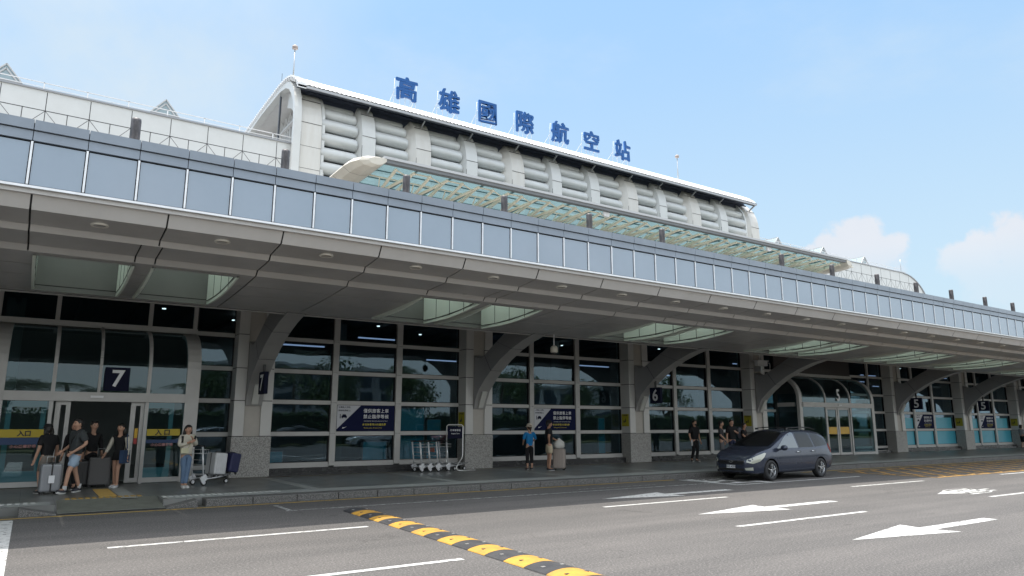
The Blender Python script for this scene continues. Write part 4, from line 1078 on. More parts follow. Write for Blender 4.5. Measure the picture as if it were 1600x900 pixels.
wb(g, 'floodlight', M_SWHITE, gc)
# ================================================================== the parked car
def lerp(tab, x):
    if x <= tab[0][0]: return tab[0][1]
    for (a, va), (b, vb) in zip(tab[:-1], tab[1:]):
        if x <= b: return va+(vb-va)*(x-a)/(b-a)
    return tab[-1][1]
def smooth_tab(tab, x, h=.09):
    return sum(lerp(tab, x+d*h) for d in (-1, -.5, 0, .5, 1))/5
def make_car(name, label, cat, paint, loc, rz, full=True, plate=None):
    """front towards +x"""
    t = thing(name, label, cat, loc, rz)
    ZT = [(-2.27, .86), (-2.24, 1.02), (-2.12, 1.25), (-1.93, 1.44), (-1.6, 1.525), (-1.0, 1.575), (-.3, 1.585), (.1, 1.55), (.35, 1.47), (.8, 1.27), (1.25, 1.04), (1.45, .98), (1.8, .90), (2.08, .80), (2.2, .70), (2.27, .58)]
    ZBL = [(-2.27, .88), (-1.5, .98), (0, .95), (1.1, .93), (1.5, .9), (2.1, .76), (2.27, .55)]       # belt line
    ZB = [(-2.27, .42), (-2.1, .28), (-1.8, .22), (1.8, .20), (2.1, .20), (2.27, .28)]
    W = [(-2.27, .70), (-2.2, .78), (-2.0, .83), (-1.5, .865), (0, .872), (1.3, .868), (1.7, .85), (1.95, .80), (2.12, .71), (2.22, .58), (2.27, .46)]
    RW = [(-2.27, .66), (-2.1, .64), (-1.7, .62), (-.3, .62), (.3, .64), (.9, .74), (1.3, .80), (1.6, .78), (2.0, .70), (2.27, .44)]
    xs = [-2.27, -2.24, -2.17, -2.05, -1.9, -1.72, -1.5, -1.25, -1.0, -.7, -.4, -.1, .15, .4, .65, .9, 1.12, 1.3, 1.5, 1.7, 1.88, 2.02, 2.12, 2.2, 2.25, 2.27]
    def ring(x):
        zt = smooth_tab(ZT, x, .05); zb = lerp(ZB, x); w = smooth_tab(W, x, .05); rw = min(w, smooth_tab(RW, x)); bl = min(lerp(ZBL, x), zt-.03)
        h = zt-bl
        pts = [(0, zb), (w*.8, zb), (w*.955, zb+.04), (w*.985, zb+.16), (w, .52 if zb < .45 else .55), (w*.995, (.52+bl)/2+.02), (w*.965, bl-.03), (w*.95, bl)]
        a = w*.95
        for f in (.25, .5, .72, .88): pts.append((a+(rw-a)*f**1.1, bl+h*f*.93))
        pts += [(rw*.9, zt-.022*min(1, h*3)), (rw*.6, zt-.004), (rw*.3, zt), (0, zt)]
        return pts
    rings = [ring(x) for x in xs]; n = len(rings[0]); vs = []; fs = []
    for x, r in zip(xs, rings):
        for y, z in r: vs.append((x, y, z))
    for x, r in zip(xs, rings):
        for y, z in r: vs.append((x, -y, z))
    K = len(xs); off = K*n
    for i in range(K-1):
        for j in range(n-1):
            fs.append((i*n+j, i*n+j+1, (i+1)*n+j+1, (i+1)*n+j)); fs.append((off+i*n+j, off+(i+1)*n+j, off+(i+1)*n+j+1, off+i*n+j+1))
    for i, flip in ((0, 0), (K-1, 1)):
        f = [i*n+j for j in range(n)]+[off+i*n+j for j in range(n-2, 0, -1)]
        fs.append(tuple(f if flip else f[::-1]))
    me = bpy.data.meshes.new('body'); me.from_pydata(vs, [], fs)
    bm = bmesh.new(); bm.from_mesh(me); bmesh.ops.remove_doubles(bm, verts=bm.verts, dist=.0005); bmesh.ops.recalc_face_normals(bm, faces=bm.faces)
    bmesh.ops.subdivide_edges(bm, edges=bm.edges, cuts=1, use_grid_fill=True, smooth=.0)
    bm.to_mesh(me); bm.free()
    bo = bpy.data.objects.new('body', me); COL.objects.link(bo)
    md = bo.modifiers.new('ss', 'SUBSURF'); md.levels = 1; md.render_levels = 1
    FWX, RWX, WR = 1.385, -1.365, .315
    cutters = []
    for cx in (FWX, RWX):
        for sy in (-1, 1):
            g = MB(); m = 28; r = .365
            g.add([(cx+r*math.cos(2*PI*i/m), y, WR+r*math.sin(2*PI*i/m)) for y in ((sy*.60), (sy*1.1)) for i in range(m)], [tuple(range(m)), tuple(range(2*m-1, m-1, -1))]+[(i, i+m, (i+1) % m+m, (i+1) % m) for i in range(m)])
            c = g.build('cut', M_BLACK); cutters.append(c)
            b = bo.modifiers.new('b', 'BOOLEAN'); b.object = c; b.operation = 'DIFFERENCE'; b.solver = 'EXACT'
    bpy.context.view_layer.update()
    me2 = bpy.data.meshes.new_from_object(bo.evaluated_get(bpy.context.evaluated_depsgraph_get()))
    tree_bm = bmesh.new(); tree_bm.from_mesh(me); 
    bo.modifiers.clear()
    for c in cutters: bpy.data.objects.remove(c)
    me2.materials.clear(); me2.materials.append(paint); me2.materials.append(M_BLACK)
    for p in me2.polygons:
        p.use_smooth = True; p.material_index = 0
        c = p.center
        if abs(c.y) < .605 and abs(c.y) > .55 and c.z < .72 and min(abs(c.x-FWX), abs(c.x-RWX)) < .37 and abs(p.normal.y) > .9: p.material_index = 1
        elif c.z < .7 and min(math.hypot(c.x-FWX, c.z-WR), math.hypot(c.x-RWX, c.z-WR)) < .372: p.material_index = 1
        elif c.z < .235: p.material_index = 1
    bo.data = me2; bo.parent = t
    try: me2.set_sharp_from_angle(angle=math.radians(38))
    except Exception: pass
    bvh = BVHTree.FromPolygons([v.co.copy() for v in me2.vertices], [tuple(p.vertices) for p in me2.polygons])
    tree_bm.free()
    def patch(nm, poly, plane, m, offd=.004, side=1, step=.09, parent=None, lab=None, thick=0):
        """poly of 2D points; plane 'side' (x,z) cast along y, 'top' (x,y) cast down, 'front' (y,z) cast along -x, 'rear' """
        bm = bmesh.new()
        def p3(a, b):
            return {'side': (a, 0, b), 'top': (a, b, 0), 'front': (0, a, b), 'rear': (0, a, b)}[plane]
        vs_ = [bm.verts.new(p3(*q)) for q in poly]; bm.faces.new(vs_)
        ax = {'side': (0, 2), 'top': (0, 1), 'front': (1, 2), 'rear': (1, 2)}[plane]
        for k in ax:
            lo = min(v.co[k] for v in bm.verts); hi = max(v.co[k] for v in bm.verts); c = lo+step
            while c < hi-.01:
                pc = [0, 0, 0]; pc[k] = c; pn = [0, 0, 0]; pn[k] = 1
                bmesh.ops.bisect_plane(bm, geom=bm.verts[:]+bm.edges[:]+bm.faces[:], plane_co=pc, plane_no=pn); c += step
        bad = []
        for v in bm.verts:
            if plane == 'side': o = Vector((v.co.x, side*3, v.co.z)); d = Vector((0, -side, 0))
            elif plane == 'top': o = Vector((v.co.x, v.co.y, 3)); d = Vector((0, 0, -1))
            elif plane == 'front': o = Vector((4, v.co.y, v.co.z)); d = Vector((-1, 0, 0))
            else: o = Vector((-4, v.co.y, v.co.z)); d = Vector((1, 0, 0))
            h = bvh.ray_cast(o, d)
            if h[0] is None: bad.append(v); continue
            v.co = h[0]-d*offd
        if bad: bmesh.ops.delete(bm, geom=bad, context='VERTS')
        me_ = bpy.data.meshes.new(nm); bm.to_mesh(me_); bm.free(); me_.materials.append(m)
        for p in me_.polygons: p.use_smooth = True
        o_ = bpy.data.objects.new(nm, me_); COL.objects.link(o_); o_.parent = parent or t
        if lab: o_['label'] = lab
        return o_
    CG = mat('car_glass', (.006, .007, .008), .06, 0, .35)
    CL = mat('car_glass_sheen', (.09, .11, .12), .05, 0, .9, coat=.6)  # front side window lighter: its reflection is put into the colour
    CHROME = mat('chrome', (.75, .75, .75), .12, 1.0)
    LAMP = mat('headlamp_clear', (.40, .41, .34), .1, 0, .9, .3, 20, col2=(.2, .21, .18), coat=1.0)
    TAIL = mat('tail_lamp_red', (.38, .02, .02), .15, 0, .7, coat=1.0)
    # windscreen and rear window
    patch('windshield', [(1.24, -.66), (1.28, -.3), (1.30, 0), (1.28, .3), (1.24, .66), (.95, .69), (.35, .56), (.22, .3), (.20, 0), (.22, -.3), (.35, -.56), (.95, -.69)], 'top', CG)
    patch('rear_window', [(-.5, 1.42), (.5, 1.42), (.58, 1.05), (-.58, 1.05)], 'rear', CG)
    for s in (-1, 1):
        patch('side_window', [(.98, .98), (.48, 1.29), (.2, 1.42), (-.02, 1.475), (-.12, 1.47), (-.16, .985)], 'side', CL if full else CG, side=s)
        patch('side_window', [(-.24, .99), (-.21, 1.475), (-.6, 1.49), (-.98, 1.475), (-1.06, 1.0)], 'side', CG, side=s)
        patch('side_window', [(-1.14, 1.0), (-1.06, 1.465), (-1.5, 1.41), (-1.82, 1.27), (-1.97, 1.09), (-1.9, 1.05)], 'side', CG, side=s)
        for pts in ([(1.02, .95), (1.02, .5), (.98, .25)], [(-.19, 1.45), (-.2, .95), (-.2, .25)], [(-1.1, 1.0), (-1.08, .8), (-1.0, .6), (-1.0, .27)], [(1.02, .25), (-1.0, .25)]):
            for a, b in zip(pts[:-1], pts[1:]):
                if abs(a[0]-b[0]) > abs(a[1]-b[1]): q = [(a[0], a[1]-.004), (b[0], b[1]-.004), (b[0], b[1]+.004), (a[0], a[1]+.004)]
                else: q = [(a[0]-.004, a[1]), (a[0]+.004, a[1]), (b[0]+.004, b[1]), (b[0]-.004, b[1])]
                patch('door_gap', q, 'side', M_BLACK, .002, s, .2)
        patch('side_moulding', [(.95, .50), (-.95, .53), (-.95, .565), (.95, .535)], 'side', paint, .012, s, .15)
        patch('headlight', [(2.235, .57), (2.2, .66), (2.0, .765), (1.66, .86), (1.60, .84), (1.72, .72), (1.9, .60), (2.12, .53)], 'side', LAMP, .006, s, .06)
        patch('tail_light', [(-2.2, .78), (-2.16, 1.12), (-2.02, 1.08), (-2.0, .98), (-2.06, .8)], 'side', TAIL, .006, s, .06)
        for xx, zz in ((-.08, .86), (-.93, .87)):
            g = MB(); g.tube([(xx+.09, s*.885, zz), (xx-.09, s*.885, zz)], .016, 6); g.build('door_handle', CHROME, t)
        g = MB(); g.ball((.86, s*.99, 1.0), (.10, .12, .085), 12, 8); g.tube([(.88, s*.84, .95), (.88, s*.92, .97)], .03, 6); g.build('mirror', paint, t)
        g = MB(); g.tube([(.05, s*.56, 1.585), (.0, s*.57, 1.615), (-.6, s*.58, 1.635), (-1.25, s*.575, 1.62), (-1.55, s*.565, 1.56)], .016, 6); g.box(.0, .1, s*.56-.03, s*.56+.03, 1.56, 1.62); g.build('roof_rail', M_BLACK, t)
        g = MB(); g.box(1.92, 2.14, s*.60-.1, s*.60+.1, .34, .42); 
        patch('fog_lamp', [(s*.52, .33), (s*.70, .33), (s*.70, .42), (s*.50, .40)], 'front', LAMP, .01, 1, .06)
    for x in (-.28, -.95):
        g = MB(); g.box(x-.035, x+.035, -.57, .57, 1.625, 1.65); g.build('roof_bar', M_BLACK, t)
    patch('grille', [(-.5, .60), (.5, .60), (.44, .50), (-.44, .50)], 'front', M_BLACK, .006, 1, .06)
    patch('grille_trim', [(-.52, .615), (.52, .615), (.5, .595), (-.5, .595)], 'front', CHROME, .012, 1, .06)
    patch('lower_intake', [(-.5, .38), (.5, .38), (.45, .27), (-.45, .27)], 'front', M_BLACK, .006, 1, .06)
    g = MB(); ringp = [(2.275, .055*math.cos(a), .585+.035*math.sin(a)) for a in [2*PI*i/16 for i in range(17)]]; g.tube(ringp, .007, 5); g.build('emblem', CHROME, t)
    for xx, s in ((2.285, 1), (-2.285, -1)):
        g = MB(); g.box(xx-.008, xx+.008, -.16, .16, .385 if s > 0 else .7, .475 if s > 0 else .79); pl = g.build('licence_plate', M_SWHITE, t)
        if plate: text_mesh(1, plate, .085, M_BLACK, .0015, .001, (xx+s*.010, 0, .43 if s > 0 else .745), (PI/2, 0, s*PI/2), name='plate_number', parent=pl)
    for cx in (FWX, RWX):
        for s in (-1, 1):
            w_ = bpy.data.objects.new('wheel', None); COL.objects.link(w_); w_.parent = t; w_.location = (cx, s*.765, WR)
            g = MB(); r = WR
            g.lathe([(r*.66, -.095), (r*.93, -.095), (r*.985, -.075), (r, -.03), (r, .03), (r*.985, .075), (r*.93, .095), (r*.66, .095), (r*.64, .0), (r*.66, -.095)], (0, 0, 0), 32, 'y', cap=False); g.build('tyre', M_RUBBER, w_)
            g = MB(); o_ = s*.085
            g.lathe([(.215, o_*1.0), (.205, o_*.9), (.195, -o_*.3), (.215, -o_)], (0, 0, 0), 28, 'y', cap=False)
            for k in range(5):
                a = 2*PI*k/5+.3
                ca, sa = math.cos(a), math.sin(a)
                g.bar((.03*ca, o_*.95, .03*sa), (.207*ca, o_*.85, .207*sa), .02, .062, (0, 1, 0))
            g.lathe([(.045, o_), (.045, o_*.5)], (0, 0, 0), 14, 'y')
            g.cur = 1; g.lathe([(.19, -o_*.1), (.02, -o_*.1)], (0, 0, 0), 20, 'y')
            g.build('rim', [mat('alloy', (.62, .63, .64), .25, .8), M_BLACK], w_)
    return t
M_RUBBER = mat('tyre_rubber', (.02, .02, .021), .75)
PAINT = mat('dark_blue_grey_paint', (.036, .045, .070), .22, .35, .45, .15, 1.5, col2=(.025, .03, .05), coat=.35)
van = make_car('parked_car', 'dark blue-grey people carrier with roof bars parked at the near kerb', 'car', PAINT, (20.84, 15.44, 0), PI, plate='BHZ-4255')
van.rotation_euler = (0, 0, PI+math.radians(2.0))

# ================================================================== luggage trolleys
def trolley(label, loc, rz, group=None, seed=0):
    """push direction +x (front at +x), handle at -x"""
    t = thing('luggage_trolley', label, 'trolley', loc, rz, group)
    ALU = mat('trolley_aluminium', (.62, .63, .65), .3, .6, .5, .25, 6)
    g = MB()
    for s in (-1, 1):
        g.tube([(-.42, s*.24, .16), (.1, s*.22, .20), (.52, s*.12, .26)], .018, 8); g.bar((-.46, s*.26, .14), (-.30, s*.26, .24), .05, .16)
    for x in (-.35, -.15, .05, .25, .42): w = .22-(x+.35)*.12; g.tube([(x, -w, .19+(x+.4)*.08), (x, w, .19+(x+.4)*.08)], .011, 6)
    g.build('base_frame', ALU, t)
    for s in (-1, 1):
        g = MB(); g.tube([(-.38, s*.25, .18), (-.47, s*.26, 1.0)], .022, 8); g.build('upright', mat('trolley_upright', (.70, .71, .73), .35, .3), t)
    g = MB(); g.tube([(-.38, -.24, 1.0), (-.5, -.26, 1.02), (-.56, -.2, 1.03), (-.56, .2, 1.03), (-.5, .26, 1.02), (-.38, .24, 1.0)], .02, 8); g.build('handle', M_BLACK, t)
    g = MB()
    for z in (.82, .92): g.tube([(-.45, -.24, z), (-.24, -.2, z), (-.24, .2, z), (-.45, .24, z)], .007, 5)
    for y in (-.18, -.09, 0, .09, .18): g.tube([(-.45, y, .82), (-.24, y, .82), (-.24, y, .92)], .005, 5)
    for z in (.3, .42, .54, .66): g.tube([(-.41-.1*(z-.3), -.24, z), (-.41-.1*(z-.3), .24, z)], .007, 5)
    g.build('basket', ALU, t)
    g = MB(); g.box(-.47, -.46, -.13, .13, .66, .8)
    if seed: g.build('advert_panel', mat('advert_red', (.42, .09, .05), .5, 0, .5, .6, 8, col2=(.45, .42, .4)), t)
    for x, y, r in ((-.36, -.25, .085), (-.36, .25, .085), (.46, 0, .07)):
        g = MB(); g.lathe([(r*.5, -.018), (r*.9, -.018), (r, 0), (r*.9, .018), (r*.5, .018)], (x, y, r), 18, 'y'); g.cur = 1; g.lathe([(r*.55, -.02), (r*.55, .02)], (x, y, r), 12, 'y'); g.build('wheel', [M_RUBBER, ALU], t)
    return t
trolley('loaded luggage trolley beside the woman in jeans, carrying a white and a blue suitcase', (4.18, 20.75, .15), math.radians(22))
for i, (x, lab) in enumerate(((11.45, 'nested luggage trolley, leftmost of the row by the wall'), (11.76, 'nested luggage trolley, second from left in the row'), (12.07, 'nested luggage trolley, third from left, red panel beside the rack'))):
    trolley(lab, (x, 22.35, .15), math.radians(4), 'nested luggage trolleys', 1 if i == 2 else 0)
trolley('nested luggage trolley at the right end, mostly behind the bent rack', (12.5, 22.42, .15), math.radians(4), 'nested luggage trolleys')
def rounded_case(name, label, cat, size, loc, rz, m, tilt=0, wheels=True, handle=0, ribs=5, group=None, m2=None):
    w, d, h = size; t = thing(name, label, cat, loc, rz, group); t.rotation_euler = (0, tilt, rz)
    g = MB(); g.box(-w/2, w/2, -d/2, d/2, .05, h)
    o = g.build('shell', m, t); md = o.modifiers.new('bv', 'BEVEL'); md.width = .05; md.segments = 4
    g = MB()
    for k in range(ribs):
        x = -w/2+w*(k+1)/(ribs+1); g.box(x-.008, x+.008, -d/2-.006, d/2+.006, .11, h-.06)
    if ribs: g.build('rib_strip', m, t)
    g = MB(); g.box(-w/2-.004, w/2+.004, -.012, .012, .06, h-.01); g.box(-.06, .06, -.03, .03, h, h+.03); g.build('trim', m2 or M_BLACK, t)
    if wheels:
        for sx in (-1, 1):
            for sy in (-1, 1):
                g = MB(); g.lathe([(.03, -.015), (.03, .015)], (sx*(w/2-.06), sy*(d/2-.05), .03), 12, 'y'); g.build('wheel', M_BLACK, t)
    if handle:
        g = MB(); g.tube([(-.08, d/2-.04, h), (-.08, d/2-.04, h+handle), (.08, d/2-.04, h+handle), (.08, d/2-.04, h)], .011, 6); g.build('pull_handle', M_STEEL, t)
    return t
M_CASEW = mat('case_silver_white', (.60, .61, .62), .3, .15, .5, .3, 4)
M_CASEB = mat('case_navy', (.014, .018, .07), .55, 0, .5, .3, 9, col2=(.03, .035, .12))
M_CASET = mat('case_taupe', (.33, .28, .25), .4); M_CASEG = mat('case_grey', (.28, .29, .31), .35, .2); M_CASEK = mat('case_dark_grey', (.10, .098, .10), .4)
rounded_case('suitcase', 'white hard-shell suitcase standing on the loaded trolley', 'suitcase', (.36, .46, .62), (4.28, 20.78, .36), math.radians(22), M_CASEW, math.radians(4))
rounded_case('suitcase', 'navy blue quilted suitcase leaning at the front of the loaded trolley', 'suitcase', (.30, .46, .56), (4.66, 20.94, .40), math.radians(22), M_CASEB, math.radians(10), m2=M_BLACK)
rounded_case('suitcase', 'tall taupe suitcase held by the man in beige shorts', 'suitcase', (.44, .27, .74), (15.78, 20.62, .15), math.radians(-50), M_CASET, handle=.18)
rounded_case('suitcase', 'silver grey suitcase with a black strap and white tag beside the capped woman', 'suitcase', (.42, .26, .68), (.53, 20.0, .15), math.radians(10), M_CASEG, handle=.15)
t = rounded_case('suitcase', 'large dark grey suitcase pulled by the young woman in the doorway', 'suitcase', (.50, .30, .76), (1.62, 21.45, .15), math.radians(-5), M_CASEK, handle=.2)
rounded_case('suitcase', 'black suitcase in the doorway behind the man in light blue shorts', 'suitcase', (.46, .28, .68), (1.22, 21.5, .15), math.radians(15), mat('case_black', (.02, .02, .022), .4))
g = MB(); g.box(-.012, .012, -.15, .15, .06, .7); g.cur = 1; g.box(-.06, .06, -.155, -.15, .25, .42)
o = g.build('luggage_strap', [M_BLACK, M_SWHITE]); o.parent = bpy.data.objects['suitcase.003']
t = thing('cloth_bag', 'pale grey cloth bag resting on the tall taupe suitcase', 'bag', (15.76, 20.60, .89))
g = MB()
for i, (z, r) in enumerate([(0, .14), (.05, .19), (.13, .2), (.22, .17), (.3, .1), (.33, .05)]): pass
g.lathe([(.13, 0), (.19, .05), (.205, .13), (.18, .22), (.11, .29), (.05, .33), (.03, .36)], (0, 0, 0), 14)
random.seed(5)
g.v = [(x*1.1+random.uniform(-.012, .012), y*.85+random.uniform(-.012, .012), z+random.uniform(-.01, .01)) for x, y, z in g.v]
g.build('sack', mat('pale_cloth', (.52, .51, .48), .8), t)
g = MB(); g.tube([(-.05, 0, .33), (-.16, -.05, .25), (-.2, -.08, .12)], .012, 6); g.build('carry_strap', mat('pale_cloth', (.52, .51, .48), .8), t)
# bent tube rack with its sign by the nested trolleys
t = thing('trolley_rack', 'bent steel tube rack with a dark trolley sign beside the nested trolleys', 'rack', (12.62, 22.15, .15))
g = MB()
g.tube([(-.42, .25, .55), (-.42, .25, 1.52), (-.38, .2, 1.57), (.02, -.02, 1.57), (.06, -.05, 1.52), (.04, -.08, .55), (-.02, -.12, .42), (-.2, -.2, .26), (-.3, -.26, .15), (-.28, -.27, .06), (-.2, -.27, .03), (.46, -.27, .03)], .021, 8)
g.tube([(.36, -.27, .03), (.36, -.27, .14)], .012, 6); g.tube([(-.42, .25, .55), (-.42, .25, .0)], .02, 8)
g.build('tube_frame', mat('steel_bright', (.72, .72, .70), .3, .4), t)
g = MB(); g.bar((-.40, .21, 1.30), (.04, -.05, 1.30), .02, .4); sg = g.build('sign_board', M_NAVY, t)
text_mesh(1, '行李推車區', .075, M_SWHITE, .001, .001, (-.18, .055, 1.38), (PI/2, 0, math.atan2(-.26, .44)), name='lettering', parent=t)
text_mesh(1, 'Baggage Carts', .05, M_SWHITE, .0005, .001, (-.18, .055, 1.27), (PI/2, 0, math.atan2(-.26, .44)), name='lettering', parent=t)

# ================================================================== notices, number signs and other fittings
def banner(x0, x1, z0, z1, lab):
    y = 23.50; w = x1-x0; h = z1-z0; t = thing('notice_banner', lab, 'banner', ((x0+x1)/2, y, z0), 0, 'navy notice banners on the windows')
    g = MB(); g.box(-w/2, w/2, 0, .004, 0, h); g.build('sheet', mat('banner_navy', (.012, .016, .055), .8, 0, .1), t)
    g = MB(); g.prism_y([(-w/2, .06*h), (-w/2+.40*w, h), (-w/2, h)], -.002, 0); g.build('white_corner', mat('banner_white', (.55, .56, .60), .5), t)
    def tx(b, s, m, u, v, bo=.0, **k): text_mesh(1, b, s, m, bo, .0008, (-w/2+u*w, -.005, v*h), (PI/2, 0, 0), name='lettering', parent=t, **k)
    tx('僅供旅客上車', .175*h, M_SWHITE, .67, .78, .002, space=1.12); tx('禁止臨停等候', .175*h, M_SWHITE, .67, .55, .002, space=1.12)
    tx('NO PARKING, DROP OFF AND PICK UP ONLY', .05*h, M_SWHITE, .67, .38)
    tx('本站停車場30分鐘免費', .1*h, M_SYEL, .64, .24, .001, space=1.05); tx('Parking within 30 mins is free', .065*h, M_SYEL, .62, .11)
    tx('上車區(人先到)', .075*h, M_NAVY, .12, .92, .001); tx('停車場(等候人)', .075*h, M_NAVY, .12, .79, .001)
    g = MB(); cx = -w/2+.12*w; z = .56*h; s = .085*h
    g.box(cx-1.3*s, cx+1.3*s, -.006, -.002, z-.5*s, z+.35*s); g.prism_y([(cx-s, z+.35*s), (cx-.7*s, z+s), (cx+.7*s, z+s), (cx+s, z+.35*s)], -.006, -.002)
    for k in (-1, 1): g.box(cx+k*.95*s-.25*s, cx+k*.95*s+.25*s, -.006, -.002, z-.85*s, z-.4*s)
    g.box(cx-2.1*s, cx-1.75*s, -.006, -.002, z-.9*s, z+.6*s); g.ball((cx-1.92*s, -.004, z+.9*s), (.25*s, .002, .25*s), 8, 5)
    g.build('car_pictogram', M_NAVY, t)
    g = MB(); u = -w/2+.09*w; g.prism_y([(u, .09*h), (u+.03*w, .1*h), (u+.08*w, .17*h), (u+.03*w, .13*h), (u+.015*w, .15*h)], -.006, -.003); g.build('wing_logo', M_SWHITE, t)
    return t
def mullx(i): a = PC[i]+HW; return a+2.28, a+4.42
for i, lab in ((1, 'navy notice banner on the window right of the first granite pillar base'), (2, 'navy notice banner behind the pair with the taupe suitcase'), (5, 'navy notice banner over cyan panes, left one of the far right pair'), (6, 'navy notice banner over cyan panes, rightmost one')):
    a, b = mullx(i); banner(a+.02, b-.02, 1.52, 2.37, lab)
def notice(x0, x1, y, z0, z1, side, lab):
    t = thing('wall_notice', lab, 'notice', ((x0+x1)/2, y, z0), 0, 'yellow trolley notices on the pillars')
    w = x1-x0; h = z1-z0
    if side: t.rotation_euler = (0, 0, -PI/2)
    g = MB(); g.box(-w/2, w/2, 0, .006, 0, h); g.build('plate', mat('notice_yellow', (.42, .37, .03), .5), t)
    text_mesh(1, '行李推車', .17*w, M_BLACK, .001, .0008, (0, -.003, h*.88), (PI/2, 0, 0), name='lettering', parent=t, space=1.1)
    text_mesh(1, 'Baggage cart area', .08*w, M_BLACK, 0, .0008, (0, -.003, h*.1), (PI/2, 0, 0), name='lettering', parent=t)
    g = MB(); g.ball((.05*w, -.002, h*.66), (.045*w, .002, .05*w), 8, 5); g.prism_y([(-.02*w, .35*h), (.04*w, .6*h), (.12*w, .6*h), (.1*w, .32*h)], -.005, -.001); g.box(-.25*w, -.1*w, -.005, -.001, .3*h, .48*h); g.bar((-.12*w, -.003, .3*h), (.03*w, -.003, .55*h), .004, .012)
    g.build('pictogram', M_BLACK, t)
sides = ['second', 'third', 'fourth']
for i, lab in ((2, 'yellow trolley notice above the nested luggage trolleys'), (3, 'yellow trolley notice on the pillar right of the man in beige shorts'), (4, 'yellow trolley notice on the pillar behind the parked car'), (6, 'yellow trolley notice between the two cyan window bays'), (7, 'yellow trolley notice at the far right edge')):
    x = PC[i]-HW-.012; notice(x-.22, x+.22, 23.30, 1.66, 2.18, True, lab)
    nt_ = bpy.data.objects[[o.name for o in bpy.data.objects if o.name.startswith('wall_notice')][-1]]
    nt_.location = (PC[i]-HW-.010, 23.30, 1.66)
# hanging number signs
def number_sign(x, y, z, ch, lab):
    t = thing('number_sign', lab, 'sign', (x, y, z), 0, 'hanging door number signs')
    w, h, d = .62, .66, .12
    g = MB(); g.box(-d/2, d/2, -w/2, w/2, 0, h); g.build('box', M_NAVY, t, .008)
    g = MB(); g.bar((0, 0, h), (0, 0, h+.42), .07, .07); g.box(-.05, .05, -.09, .09, h+.36, h+.42); g.build('hanger', M_BLACK, t)
    text_mesh(1, ch, .66, M_SWHITE, .014, .002, (-d/2-.002, 0, h*.47), (PI/2, 0, -PI/2), name='numeral', parent=t)
    text_mesh(1, ch, .66, M_SWHITE, .014, .002, (d/2+.002, 0, h*.47), (PI/2, 0, PI/2), name='numeral', parent=t)
number_sign(5.72, 22.02, 2.62, '7', 'hanging dark sign with numeral 7 below the bracket right of entrance 7')
number_sign(22.0, 21.95, 2.62, '6', 'hanging dark sign with white numeral 6')
number_sign(43.15, 21.9, 2.62, '5', 'hanging dark sign with white numeral 5 right of entrance 5')
number_sign(51.6, 21.95, 2.62, '5', 'hanging dark sign on the far right bracket, partly hidden')
# dome camera, box camera on the fourth pillar
t = thing('dome_camera', 'white dome camera hanging on a rod from the soffit', 'camera', (14.3, 18.9, 4.7))
g = MB(); g.tube([(0, 0, 0), (0, 0, -.42)], .02, 8); g.build('rod', M_SWHITE, t)
g = MB(); g.lathe([(.03, -.38), (.10, -.42), (.125, -.47), (.125, -.6), (.10, -.62)], (0, 0, 0), 18); g.build('housing', mat('cream_plastic', (.55, .52, .45), .5), t)
g = MB(); g.ball((0, 0, -.61), (.09, .09, .09)); g.build('lens', mat('smoked_dome', (.05, .05, .05), .1), t)
t = thing('box_camera', 'white boxy camera unit fixed high on the pillar behind the parked car', 'camera', (30.0, 22.9, 4.45))
g = MB(); g.box(-.45, .3, -.45, -.25, .15, .38); g.box(-.5, .34, -.5, -.2, .38, .42); g.build('housing', M_SWHITE, t)
g = MB(); g.box(-.05, .1, -.3, .1, -.1, .15); g.tube([(0, -.3, .42), (0, -.3, .9)], .03, 6); g.tube([(.35, -.35, .35), (.6, -.35, .3), (.6, -.35, .0)], .02, 6); g.build('mount', M_STEEL, t)
# ================================================================== people
SKIN = mat('skin', (.46, .27, .19), .55, 0, .4); SKIN2 = mat('skin_tan', (.38, .21, .14), .55, 0, .4)
HAIR = mat('black_hair', (.012, .010, .009), .45)
def skin_mesh(name, verts, edges, radii, root, m, parent, sub=2):
    me = bpy.data.meshes.new(name); me.from_pydata([tuple(v) for v in verts], edges, [])
    o = bpy.data.objects.new(name, me); COL.objects.link(o)
    o.modifiers.new('s', 'SKIN').use_smooth_shade = True; o.modifiers.new('u', 'SUBSURF').levels = sub
    sk = me.skin_vertices[0].data
    for i, r in enumerate(radii):
        sk[i].radius = r if isinstance(r, tuple) else (r, r); sk[i].use_root = (i == root)
    bpy.context.view_layer.update()
    me2 = bpy.data.meshes.new_from_object(o.evaluated_get(bpy.context.evaluated_depsgraph_get()))
    o.modifiers.clear(); o.data = me2; me2.name = name; me2.materials.clear(); me2.materials.append(m)
    for p in me2.polygons: p.use_smooth = True
    o.parent = parent; return o
